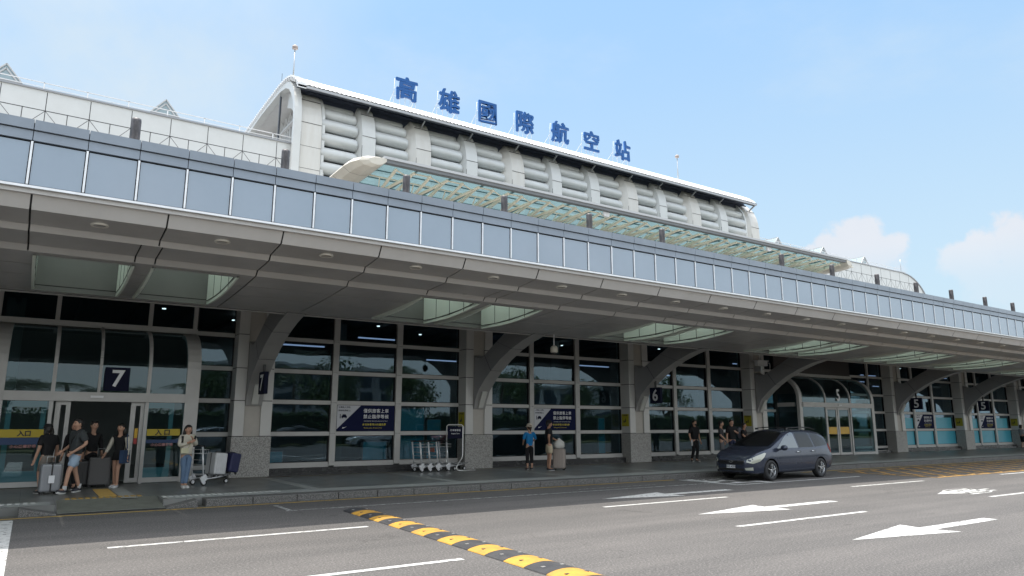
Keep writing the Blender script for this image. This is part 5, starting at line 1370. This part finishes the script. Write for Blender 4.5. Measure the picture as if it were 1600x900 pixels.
def person(label, loc, rz, H, J=None, top=None, sleeve=.5, bottom=None, leg=.5, bkind='pants', shoes=(.6,.6,.6), hair='short', skin=SKIN, female=False, cap=None, top_loose=1.0, group=None, hair_m=HAIR, bottom_loose=1.0, socks=None):
    """forward = -y, the person's right = -x (before rotation); J overrides joints in units of H"""
    t = thing('person', label, 'person', loc, rz, group)
    P = dict(pel=(0, 0, .52), sp=(0, .004, .60), ch=(0, .006, .71), nk=(0, .008, .815), hb=(0, -.004, .865), hc=(0, -.008, .915), hc2=(0, -.002, .955), nose=(0, -.058, .912),
             sl=(.098, .006, .795), sr=(-.098, .006, .795), el=(.128, .012, .635), er=(-.128, .012, .635), wl=(.135, -.03, .50), wr=(-.135, -.03, .50),
             hl=(.048, 0, .50), hr=(-.048, 0, .50), kl=(.052, -.008, .285), kr=(-.052, -.008, .285), al=(.054, .012, .045), ar=(-.054, .012, .045), tl=(.060, -.075, .018), tr=(-.060, -.075, .018))
    if J: P.update(J)
    V = {k: Vector(v)*H for k, v in P.items()}
    f = .9 if female else 1.0
    names = ['pel', 'sp', 'ch', 'nk', 'hb', 'hc', 'hc2', 'sl', 'el', 'wl', 'sr', 'er', 'wr', 'hl', 'kl', 'al', 'tl', 'hr', 'kr', 'ar', 'tr']
    R = dict(pel=(.072, .056), sp=(.064*f, .05), ch=(.078*f, .056), nk=.031, hb=.036, hc=(.046, .056), hc2=(.040, .048), sl=.040*f, el=.026, wl=.017, sr=.040*f, er=.026, wr=.017, hl=.052, kl=.033, al=.022, tl=.018, hr=.052, kr=.033, ar=.022, tr=.018)
    verts = [V[n] for n in names]; rad = [tuple(x*H for x in (R[n] if isinstance(R[n], tuple) else (R[n], R[n]))) for n in names]
    ix = {n: i for i, n in enumerate(names)}
    ed = [('pel', 'sp'), ('sp', 'ch'), ('ch', 'nk'), ('nk', 'hb'), ('hb', 'hc'), ('hc', 'hc2'), ('ch', 'sl'), ('sl', 'el'), ('el', 'wl'), ('ch', 'sr'), ('sr', 'er'), ('er', 'wr'), ('pel', 'hl'), ('hl', 'kl'), ('kl', 'al'), ('al', 'tl'), ('pel', 'hr'), ('hr', 'kr'), ('kr', 'ar'), ('ar', 'tr')]
    edges = [(ix[a], ix[b]) for a, b in ed]
    # calves
    for a, b, k in (('kl', 'al', 'cl'), ('kr', 'ar', 'cr')): pass
    # hands: palm + five bent fingers each
    for s, e, w in ((1, 'el', 'wl'), (-1, 'er', 'wr')):
        d = (V[w]-V[e]).normalized(); side = Vector((1, 0, 0)) if abs(d.x) < .8 else Vector((0, 0, 1)); fw = d.cross(side).normalized(); 
        if fw.y > 0: fw = -fw
        side = d.cross(fw).normalized()
        palm = V[w]+d*.04*H; pi = len(verts); verts.append(palm); rad.append((.020*H, .013*H)); edges.append((ix[w], pi))
        for q, (o_, L_) in enumerate(((-.016, .034), (-.0055, .039), (.0055, .037), (.016, .029))):
            a = palm+fw*o_*H+d*.022*H; b = a+d*L_*.5*H-side*s*.004*H; c = b+d*L_*.45*H-side*s*.012*H
            i0 = len(verts); verts += [a, b, c]; rad += [(.0065*H,)*2, (.0055*H,)*2, (.0042*H,)*2]; edges += [(pi, i0), (i0, i0+1), (i0+1, i0+2)]
        a = palm+fw*.022*H-d*.004*H; b = a+fw*.012*H+d*.018*H; i0 = len(verts); verts += [a, b]; rad += [(.0075*H,)*2, (.0055*H,)*2]; edges += [(pi, i0), (i0, i0+1)]
    # face: nose and ears
    hd = (V['hc2']-V['hb']).normalized(); fwd = (V['nose']-V['hc']); fwd.z = 0; fwd.normalize(); sd = fwd.cross(Vector((0, 0, 1)))
    body = skin_mesh('body', verts, edges, rad, 0, skin, t)
    fm = MB(); c = V['hc']
    fm.ball(tuple(c+hd*.004*H), (.050*H, .058*H, .066*H), 14, 10)
    fm.ball(tuple(c+fwd*.058*H-hd*.004*H), (.009*H, .011*H, .013*H), 8, 6)
    for s in (-1, 1): fm.ball(tuple(c+sd*s*.050*H-hd*.002*H), (.007*H, .012*H, .018*H), 8, 6)
    fm.build('face', skin, t)
    em = MB()
    for s in (-1, 1): em.ball(tuple(c+fwd*.050*H+sd*s*.021*H+hd*.010*H), (.0075*H, .006*H, .0045*H), 8, 5); em.ball(tuple(c+fwd*.049*H+sd*s*.021*H+hd*.024*H), (.011*H, .006*H, .0025*H), 8, 5)
    em.build('eyes', HAIR, t)
    mo = MB(); mo.ball(tuple(c+fwd*.050*H-hd*.032*H), (.014*H, .006*H, .004*H), 8, 5); mo.build('mouth', mat('lips', (.35, .13, .11), .5), t)
    # hair
    hm = MB(); back = -fwd
    hm.ball(tuple(c+back*.012*H+hd*.022*H), (.058*H, .060*H, .056*H), 14, 9)
    hm.ball(tuple(c+back*.030*H+hd*.000*H), (.050*H, .040*H, .055*H), 12, 8)
    if hair == 'short':
        random.seed(int(H*1000))
        for k in range(9): a = k*.7; hm.ball(tuple(c+hd*(.052+.008*math.sin(k*2.1))*H+sd*math.cos(a)*.032*H+fwd*math.sin(a)*.03*H), (.022*H, .024*H, .018*H), 8, 5)
    if hair in ('long', 'bob'):
        L_ = .17 if hair == 'long' else .075
        for s in (-1, -.4, .4, 1):
            hm.tube([tuple(c+sd*s*.045*H+back*.02*H+hd*.02*H), tuple(c+sd*s*.052*H+back*.030*H-hd*.05*H), tuple(c+sd*s*.05*H+back*.038*H-hd*L_*H)], [.022*H, .026*H, .014*H], 8)
    if hair == 'fringe' or hair == 'long': hm.ball(tuple(c+fwd*.034*H+hd*.045*H), (.038*H, .022*H, .02*H), 10, 6)
    if hair == 'ponytail': hm.tube([tuple(c+back*.05*H+hd*.01*H), tuple(c+back*.075*H-hd*.03*H), tuple(c+back*.06*H-hd*.09*H)], [.018*H, .022*H, .008*H], 8)
    hm.build('hair', hair_m, t)
    if cap:
        cm = MB(); 
        cm.lathe([(.062*H, 0), (.063*H, .02*H), (.052*H, .045*H), (.03*H, .06*H), (.005*H, .065*H)], tuple(c+hd*.026*H+back*.004*H), 16)
        if cap[1] == 'brim': cm.lathe([(.04*H, 0), (.085*H, -.012*H), (.087*H, -.008*H), (.06*H, .006*H)], tuple(c+hd*.026*H+back*.004*H), 18)
        else: cm.ball(tuple(c+fwd*.072*H+hd*.030*H), (.042*H, .042*H, .006*H), 12, 5)
        cm.build('hat', cap[0], t)
    # top
    if top:
        k = 1.0*top_loose
        hem = V['pel']+(V['sp']-V['pel'])*.0
        vs = [hem, V['sp'], V['ch'], V['nk']+(V['ch']-V['nk'])*.25, V['sl'], V['sr']]; rr = [(.086*k*f, .066*k), (.082*k*f, .064*k), (.088*k*f, .066*k), (.040, .038), (.049*k*f,)*2, (.049*k*f,)*2]
        ee = [(0, 1), (1, 2), (2, 3), (2, 4), (2, 5)]
        for sidx, e, w, s_ in ((4, 'el', 'wl', 'sl'), (5, 'er', 'wr', 'sr')):
            if sleeve <= .02: continue
            if sleeve <= .5:
                q = V[s_]+(V[e]-V[s_])*(sleeve*2); vs.append(q); rr.append((.040*k,)*2); ee.append((sidx, len(vs)-1))
            else:
                vs.append(V[e]); rr.append((.035*k,)*2); ee.append((sidx, len(vs)-1)); vs.append(V[e]+(V[w]-V[e])*min(.97, (sleeve-.5)*2)); rr.append((.026*k,)*2); ee.append((len(vs)-2, len(vs)-1))
        skin_mesh('top', vs, ee, [tuple(x*H for x in r) for r in rr], 1, top, t)
    if bottom:
        k = bottom_loose
        if bkind == 'pants':
            wst = V['pel']+(V['sp']-V['pel'])*.35
            vs = [wst, V['pel'], V['hl'], V['hr']]; rr = [(.076, .060), (.082*k, .066*k), (.060*k,)*2, (.060*k,)*2]; ee = [(0, 1), (1, 2), (1, 3)]
            for h_, kn, an, i0 in (('hl', 'kl', 'al', 2), ('hr', 'kr', 'ar', 3)):
                if leg <= .5: q = V[h_]+(V[kn]-V[h_])*(leg*2); vs.append(q); rr.append((.054*k,)*2); ee.append((i0, len(vs)-1))
                else:
                    vs.append(V[kn]); rr.append((.042*k,)*2); ee.append((i0, len(vs)-1)); vs.append(V[kn]+(V[an]-V[kn])*min(.98, (leg-.5)*2)); rr.append((.033*k,)*2); ee.append((len(vs)-2, len(vs)-1))
            skin_mesh('trousers' if leg > .6 else 'shorts', vs, ee, [tuple(x*H for x in r) for r in rr], 1, bottom, t)
        else:
            sm = MB(); zt, zb = .585*H, (.52-.24*leg*2)*H; n = 18
            sm.lathe([(.062*H, zt), (.082*H, .53*H), (.098*H, zb), (.09*H, zb)], (V['pel'].x, V['pel'].y, 0), n)
            sm.v = [(x, V['pel'].y+(y-V['pel'].y)*.85, z) for x, y, z in sm.v]
            sm.build('skirt', bottom, t)
    # shoes
    for an, to in (('al', 'tl'), ('ar', 'tr')):
        sh = MB(); a, b = V[an], V[to]; d = (b-a); dz = Vector((d.x, d.y, 0)).normalized(); up = Vector((0, 0, 1))
        base = min(a.z-.045*H, b.z-.018*H); pts = [a-dz*.024*H+up*(.0)*H, a+dz*.02*H, a+dz*.06*H, b+dz*.022*H]
        zs = [a.z-.022*H, a.z-.022*H, (a.z-.03*H+b.z)/2, b.z]
        sh.tube([(p.x, p.y, z) for p, z in zip(pts, zs)], [.021*H, .028*H, .026*H, .015*H], 10)
        sh.cur = 1
        sh.tube([(p.x, p.y, z-.016*H) for p, z in zip(pts, zs)], [.017*H, .023*H, .024*H, .016*H], 10)
        sh.v = [(x, y, z) for x, y, z in sh.v]
        sh.build('shoe', [mat('shoe_%d' % int(shoes[0]*100), shoes, .6), mat('shoe_sole', (.6, .6, .58), .6)], t)
        if socks:
            so_ = MB(); so_.tube([tuple(V[an]-up*.01*H), tuple(V[an]+up*.05*H)], [.026*H, .027*H], 10); so_.build('sock', socks, t)
    return t, V, H
def add_mesh(p, name, g, m): return g.build(name, m, p[0])
def C(n, c, r=.85): return mat(n, c, r, 0, .3, .35, 6)
M_TKG = C('charcoal_tee', (.055, .062, .065)); M_BLK = C('black_cloth', (.016, .016, .018)); M_DEN = C('light_denim', (.34, .44, .56)); M_JEAN = C('blue_jeans', (.13, .20, .31))
M_CRM = C('cream_knit', (.62, .58, .50)); M_BEI = C('beige_cotton', (.50, .42, .30)); M_SKY = C('bright_blue_shirt', (.02, .22, .52)); M_GRYS = C('grey_brown_cloth', (.20, .18, .16)); M_DRK = C('dark_grey_cloth', (.05, .05, .055)); M_WHT = C('white_cloth', (.6, .6, .6))
F = PI/180
# man walking left
p = person('man in charcoal t-shirt and light denim shorts striding left with a crossbody strap', (.98, 20.0, .15), -62*F, 1.73,
    dict(hl=(.046, -.0, .50), hr=(-.046, 0, .50), kl=(.06, -.10, .29), al=(.06, -.13, .055), tl=(.065, -.21, .045), kr=(-.05, .05, .285), ar=(-.05, .13, .06), tr=(-.055, .06, .018), el=(.15, .05, .65), wl=(.10, -.08, .55), er=(-.16, .03, .64), wr=(-.12, -.10, .56), nose=(0, -.06, .92), sl=(.105, .0, .795), sr=(-.105, .01, .795)),
    M_TKG, .42, M_DEN, .40, shoes=(.03, .03, .04), hair='short', top_loose=1.14, bottom_loose=1.15, socks=M_WHT)
V, H = p[1], p[2]
g = MB(); g.tube([V['sl']+Vector((0, -.06, .05)), V['ch']+Vector((0, -.12, 0)), V['pel']+Vector((-.12, -.08, .1))], .016, 6); g.tube([V['sl']+Vector((0, .07, .05)), V['ch']+Vector((0, .12, 0)), V['pel']+Vector((-.12, .06, .1))], .016, 6); add_mesh(p, 'bag_strap', g, M_BLACK)
# woman in black cap
p = person('woman in black t-shirt, black cap and grey skirt seen from behind the silver suitcase', (.42, 20.35, .15), -150*F, 1.60,
    dict(wl=(.15, -.02, .49), er=(-.14, .0, .64), wr=(-.15, -.04, .51), kl=(.05, -.05, .285), kr=(-.05, .02, .285), nk=(0, -.02, .81), hc=(0, -.045, .905), hc2=(0, -.04, .945), hb=(0, -.035, .86), nose=(0, -.1, .90)),
    M_BLK, .4, M_GRYS, .42, 'skirt', shoes=(.05, .05, .05), hair='bob', female=True, cap=(M_BLK, 'peak'), top_loose=1.12)
# dark figure in the doorway
p = person('person in black clothes standing in the doorway beside the young woman', (1.42, 21.75, .15), 20*F, 1.68, None, M_BLK, .9, M_BLK, .95, shoes=(.02, .02, .02), hair='short')
p = person('dark clothed person half hidden behind the man in light blue shorts', (.98, 21.1, .15), -30*F, 1.66, None, M_BLK, .9, M_BLK, .95, shoes=(.02, .02, .02), hair='bob', female=True)
# young woman with cardigan
p = person('young woman in a short black dress and cream cardigan holding a large dark suitcase', (1.98, 21.05, .15), -35*F, 1.62,
    dict(kl=(.03, -.045, .285), al=(.02, -.01, .045), tl=(.02, -.09, .02), kr=(-.04, .0, .285), ar=(-.05, .04, .05), tr=(-.055, -.04, .02), er=(-.15, .0, .645), wr=(-.17, -.07, .53), wl=(.14, -.0, .49)),
    M_BLK, .1, M_BLK, .20, 'skirt', shoes=(.55, .55, .56), hair='long', female=True)
V, H = p[1], p[2]
cg = skin_mesh('cardigan', [V['ch']+Vector((0, .05, 0)), V['sp']+Vector((0, .06, 0)), V['pel']+Vector((0, .06, .02)), V['sl'], V['el'], V['wl'], V['sr'], V['er'], V['wr']], [(0, 1), (1, 2), (0, 3), (3, 4), (4, 5), (0, 6), (6, 7), (7, 8)], [(.12, .06), (.12, .05), (.13, .05), .06, .052, .042, .06, .052, .042], 0, M_CRM, p[0])
g = MB(); g.tube([V['sl']+Vector((.02, -.03, .05)), V['sl']+Vector((.09, -.08, -.3)), V['hl']+Vector((.12, -.06, .1))], .012, 6); g.box(V['hl'].x+.07, V['hl'].x+.17, -.22, .08, V['hl'].z-.2, V['hl'].z+.12); add_mesh(p, 'shoulder_bag', g, C('navy_canvas', (.04, .07, .14)))
# woman in jeans looking at her phone
p = person('woman in cream top and blue jeans, hands raised to her face', (3.42, 20.1, .15), 12*F, 1.58,
    dict(el=(.125, -.03, .665), wl=(.045, -.11, .755), er=(-.13, -.02, .655), wr=(-.015, -.115, .715), kl=(.03, -.02, .285), al=(.02, .0, .045), tl=(.03, -.08, .018), kr=(-.03, -.01, .285), ar=(-.015, .03, .045), tr=(-.02, -.05, .018), nose=(0, -.062, .90)),
    M_CRM, .93, M_JEAN, .97, shoes=(.5, .5, .48), hair='long', female=True, top_loose=1.18)
V, H = p[1], p[2]
g = MB(); g.box(-.20, -.02, -.17, -.10, .86, .99); g.tube([(-.02, -.14, .98), (.10, -.13, 1.25), V['sl']+Vector((0, -.02, .06))], .012, 6); add_mesh(p, 'shoulder_bag', g, mat('cream_leather', (.55, .52, .36), .5))
g = MB(); g.tube([V['sl']+Vector((.0, -.07, .03)), V['sl']+Vector((.0, -.075, -.14))], .03, 6); g.tube([V['sr']+Vector((0, -.07, .03)), V['sr']+Vector((0, -.075, -.14))], .03, 6); g.ball((0, .17, 1.15), (.14, .09, .2)); add_mesh(p, 'backpack', g, M_BLACK)
# pair by the second bay
p = person('woman in bright blue shirt, black leggings and pale sun hat seen from behind', (14.9, 21.2, .15), 170*F, 1.62,
    dict(wl=(.11, -.08, .60), wr=(-.10, -.09, .60), el=(.14, .01, .67), er=(-.14, .01, .67)), M_SKY, .55, M_BLK, .82, shoes=(.03, .03, .03), hair='ponytail', female=True, cap=(C('pale_hat', (.62, .55, .45)), 'brim'), top_loose=1.05, hair_m=mat('brown_hair', (.05, .025, .015), .5))
p = person('man in black t-shirt, beige shorts and black cap resting a hand on the taupe suitcase', (15.28, 20.55, .15), 70*F, 1.74,
    dict(er=(-.15, .05, .66), wr=(-.08, .02, .56), el=(.12, -.05, .66), wl=(.10, -.17, .60)), M_BLK, .36, M_BEI, .42, shoes=(.03, .03, .03), hair='short', skin=SKIN2, cap=(M_BLK, 'peak'), bottom_loose=1.12, socks=None, top_loose=1.06)
# walking man in black
p = person('bearded man all in black walking with a white bottle in his hand', (24.2, 21.9, .15), -8*F, 1.80,
    dict(kl=(.03, -.05, .285), al=(.0, -.03, .045), tl=(.02, -.11, .02), kr=(-.03, .02, .285), ar=(-.05, .09, .055), tr=(-.07, .02, .02), er=(-.15, .02, .64), wr=(-.16, -.05, .50), wl=(.16, .0, .50)), M_BLK, .45, M_BLK, .97, shoes=(.12, .11, .10), hair='short', top_loose=1.05)
V, H = p[1], p[2]
g = MB(); w = V['wr']; g.lathe([(.035, -.14), (.038, .04), (.015, .09), (.015, .12)], (w.x, w.y-.05, w.z-.08), 10); add_mesh(p, 'bottle', g, mat('white_plastic', (.6, .62, .65), .4))
g = MB(); c = V['hc']; g.ball((c.x, c.y-.045*H, c.z-.035*H), (.035*H, .02*H, .022*H)); add_mesh(p, 'beard', g, HAIR)
# group of three behind the car
p = person('man with yellow shoes and grey trousers, left of the group behind the car', (24.75, 20.9, .15), 30*F, 1.76, dict(er=(-.14, -.0, .65), wr=(-.10, -.1, .55)), M_DRK, .5, C('grey_trousers', (.12, .12, .13)), .97, shoes=(.55, .55, .05), hair='short')
p = person('tall man with a hand on his chest, middle of the group behind the car', (25.3, 20.8, .15), -15*F, 1.82, dict(el=(.15, -.03, .66), wl=(.03, -.13, .70), wr=(-.15, -.02, .52)), M_BLK, .42, C('navy_trousers', (.02, .025, .06)), .97, shoes=(.05, .05, .06), hair='short', top_loose=1.06)
p = person('person with a grey backpack and arms folded, right of the group by the car', (26.25, 20.9, .15), 25*F, 1.68, dict(el=(.15, -.02, .66), wl=(.03, -.12, .62), er=(-.14, -.0, .66), wr=(-.02, -.12, .60)), M_BLK, .4, C('khaki_grey', (.16, .14, .11)), .5, shoes=(.1, .1, .1), hair='short', skin=SKIN2)
g = MB(); g.ball((.02, .2, 1.22), (.19, .12, .26), 12, 8); add_mesh(p, 'backpack', g, C('grey_nylon', (.13, .13, .16)))
# person at the right edge
p = person('person in a grey shirt carrying a dark bag at the right edge of the pavement', (57.3, 22.2, .15), 60*F, 1.62, dict(wr=(-.14, -.02, .5)), C('grey_shirt', (.34, .34, .36)), .6, M_BLK, .6, shoes=(.1, .1, .1), hair='bob', female=True)
g = MB(); g.box(-.32, -.1, -.16, .06, .55, .85); g.tube([(-.2, -.05, .85), (-.16, -.02, 1.28)], .014, 6); add_mesh(p, 'shoulder_bag', g, M_BLACK)

# ================================================================== what the windows mirror: the far side of the street
random.seed(11)
def broad_tree(x, y, h, lab, seed):
    rnd = random.Random(seed); t = thing('broadleaf_tree', lab, 'tree', (x, y, 0), 0, 'trees across the road')
    g = MB(); g.tube([(0, 0, 0), (.05, .05, h*.25), (.1, -.05, h*.5)], [.22, .17, .10], 8)
    cl = []
    for k in range(7):
        a = k*2.4; r = h*(.16+.12*rnd.random()); z = h*(.5+.35*rnd.random()); e = (r*math.cos(a), r*math.sin(a), z); g.tube([(.05, 0, h*.33), (e[0]*.5, e[1]*.5, z*.8), e], [.09, .06, .03], 6); cl.append(e)
    g.build('trunk', mat('bark', (.10, .075, .055), .9), t)
    f = MB()
    for e in cl+[(0, 0, h*.85)]:
        R_ = h*.19
        for k in range(420):
            d = Vector((rnd.gauss(0, 1), rnd.gauss(0, 1), rnd.gauss(0, .8))).normalized()*R_*(rnd.random()**.4)
            c = Vector(e)+d; s = .13; a = Vector((rnd.gauss(0, 1), rnd.gauss(0, 1), rnd.gauss(0, 1))).normalized(); b = a.orthogonal().normalized()*s; c2 = a.cross(b)*.7
            f.quad(c-b, c-c2, c+b, c+c2)
    f.build('crown', mat('foliage', (.045, .085, .022), .6, 0, .4, .8, 1.5, col2=(.10, .15, .04)), t, fix=False) if False else f.build('crown', mat('foliage', (.045, .085, .022), .6, 0, .4, .8, 1.5, col2=(.10, .15, .04)), t, 0, False)
    return t
def palm(x, y, h, lab, seed):
    rnd = random.Random(seed); t = thing('palm_tree', lab, 'tree', (x, y, 0), 0, 'palms across the road')
    g = MB(); g.tube([(0, 0, 0), (.1, 0, h*.5), (.05, .05, h)], [.2, .15, .12], 10); g.build('trunk', mat('palm_bark', (.16, .13, .10), .9), t)
    f = MB()
    for k in range(20):
        a = k*2*PI/20+rnd.random()*.2; up_ = .9*rnd.random()+.1; L_ = 2.2; pts = []
        for i in range(8):
            s = i/7; pts.append(Vector((math.cos(a)*L_*s, math.sin(a)*L_*s, h+up_*L_*s*.8-1.5*up_*s*s*2-(1-up_)*1.4*s*s)))
        for p0, p1 in zip(pts[:-1], pts[1:]):
            dd = (p1-p0).normalized(); sd = dd.cross(Vector((0, 0, 1))).normalized()
            for j in range(4):
                q = p0+(p1-p0)*j/4
                for s in (-1, 1): tip = q+sd*s*.42+dd*.2-Vector((0, 0, .25)); f.add([q, q+dd*.06, tip], [(0, 1, 2)])
    f.build('fronds', mat('palm_green', (.05, .09, .025), .5, 0, .4, .5, 2), t, 0, False); return t
for i, (x, y, h) in enumerate(((-9, -24, 7.5), (-2, -27, 8.5), (6, -30, 7), (15, -32, 8), (27, -29, 9), (39, -33, 8), (52, -30, 9), (66, -34, 8.5), (82, -32, 9), (-18, -26, 8))):
    broad_tree(x, y, h, 'round green tree across the road, number %s from the left end of its row' % ['two', 'three', 'four', 'five', 'six', 'seven', 'eight', 'nine', 'ten', 'one'][i], i)
for i, (x, y, h) in enumerate(((2, -20, 6.5), (11, -22, 7.5), (21, -23, 7), (33, -24, 8), (46, -24, 7.5))):
    palm(x, y, h, 'palm tree across the road, number %s from the left end of its row' % ['one', 'two', 'three', 'four', 'five'][i], 30+i)
def block(x0, x1, y, d, h, m, lab, fl):
    t = thing('office_block', lab, 'building', ((x0+x1)/2, y, 0), 0, 'low blocks across the road'); w = x1-x0
    g = MB(); g.box(-w/2, w/2, -d, 0, 0, h); g.build('wall', m, t)
    for k in range(fl):
        g = MB(); z = 1+k*(h-1)/fl
        for j in range(int(w/3)): g.box(-w/2+.6+j*3, -w/2+2.6+j*3, -.04, .06, z+.4, z+(h-1)/fl-.5)
        g.build('window_row', mat('far_window', (.05, .07, .09), .15), t)
    g = MB(); g.box(-w/2-.3, w/2+.3, -d-.3, .3, h, h+.5); g.build('roof_edge', M_WHITE, t)
block(-30, -8, -48, 14, 8, mat('far_wall_cream', (.48, .44, .38), .8), 'low cream office block across the road at the left', 2)
block(18, 48, -52, 16, 9.5, mat('far_wall_grey', (.34, .35, .36), .8), 'wide grey office block across the road in the middle', 3)
block(62, 92, -50, 14, 8, mat('far_wall_white', (.6, .6, .58), .8), 'low white office block across the road at the right', 2)
CP = {'white': mat('white_car_paint', (.62, .63, .64), .25, .1, .6, coat=1.0), 'silver': mat('silver_car_paint', (.32, .33, .35), .3, .5, .6, coat=1.0), 'red': mat('red_car_paint', (.30, .03, .03), .25, .2, .6, coat=1.0), 'black': mat('black_car_paint', (.02, .02, .022), .25, .2, .6, coat=1.0)}
for i, (x, c) in enumerate(((4, 'white'), (10.5, 'silver'), (17, 'black'), (24, 'white'), (32, 'red'), (41, 'silver'))):
    make_car('waiting_car', '%s car parked along the far kerb across the road, %s in the row' % (c, ['first', 'second', 'third', 'fourth', 'fifth', 'sixth'][i]), 'car', CP[c], (x, -9.5, 0), PI, full=False)
g = MB(); g.box(-60, 140, -40, -11, -.01, .12); struct(g.build('far_verge', mat('dry_grass', (.10, .12, .04), .9, 0, .3, .8, .8, col2=(.2, .17, .1))))

rnd = random.Random(77)
t = thing('hedge', 'unseen hedge added behind the cars across the road to darken window reflections', 'hedge', (30, -16, 0))  # added out of view to darken the low part of the window reflections
g = MB(); g.box(-75, 75, -.8, .8, 0, 2.5); g.build('core', mat('hedge_dark', (.012, .02, .008), .9), t)
f = MB()
for k in range(30000):
    c = Vector((rnd.uniform(-75, 75), rnd.choice((1, 1, 1, -1))*(.75+.2*rnd.random()), rnd.uniform(0, 2.75))) if rnd.random() < .75 else Vector((rnd.uniform(-75, 75), rnd.uniform(-.9, .9), 2.45+.45*rnd.random()))
    a = Vector((rnd.gauss(0, 1), rnd.gauss(0, 1), rnd.gauss(0, 1))).normalized(); b = a.orthogonal().normalized()*.11; c2 = a.cross(b)*.7
    f.quad(c-b, c-c2, c+b, c+c2)
f.build('leaves', MATS['foliage'], t, 0, False)
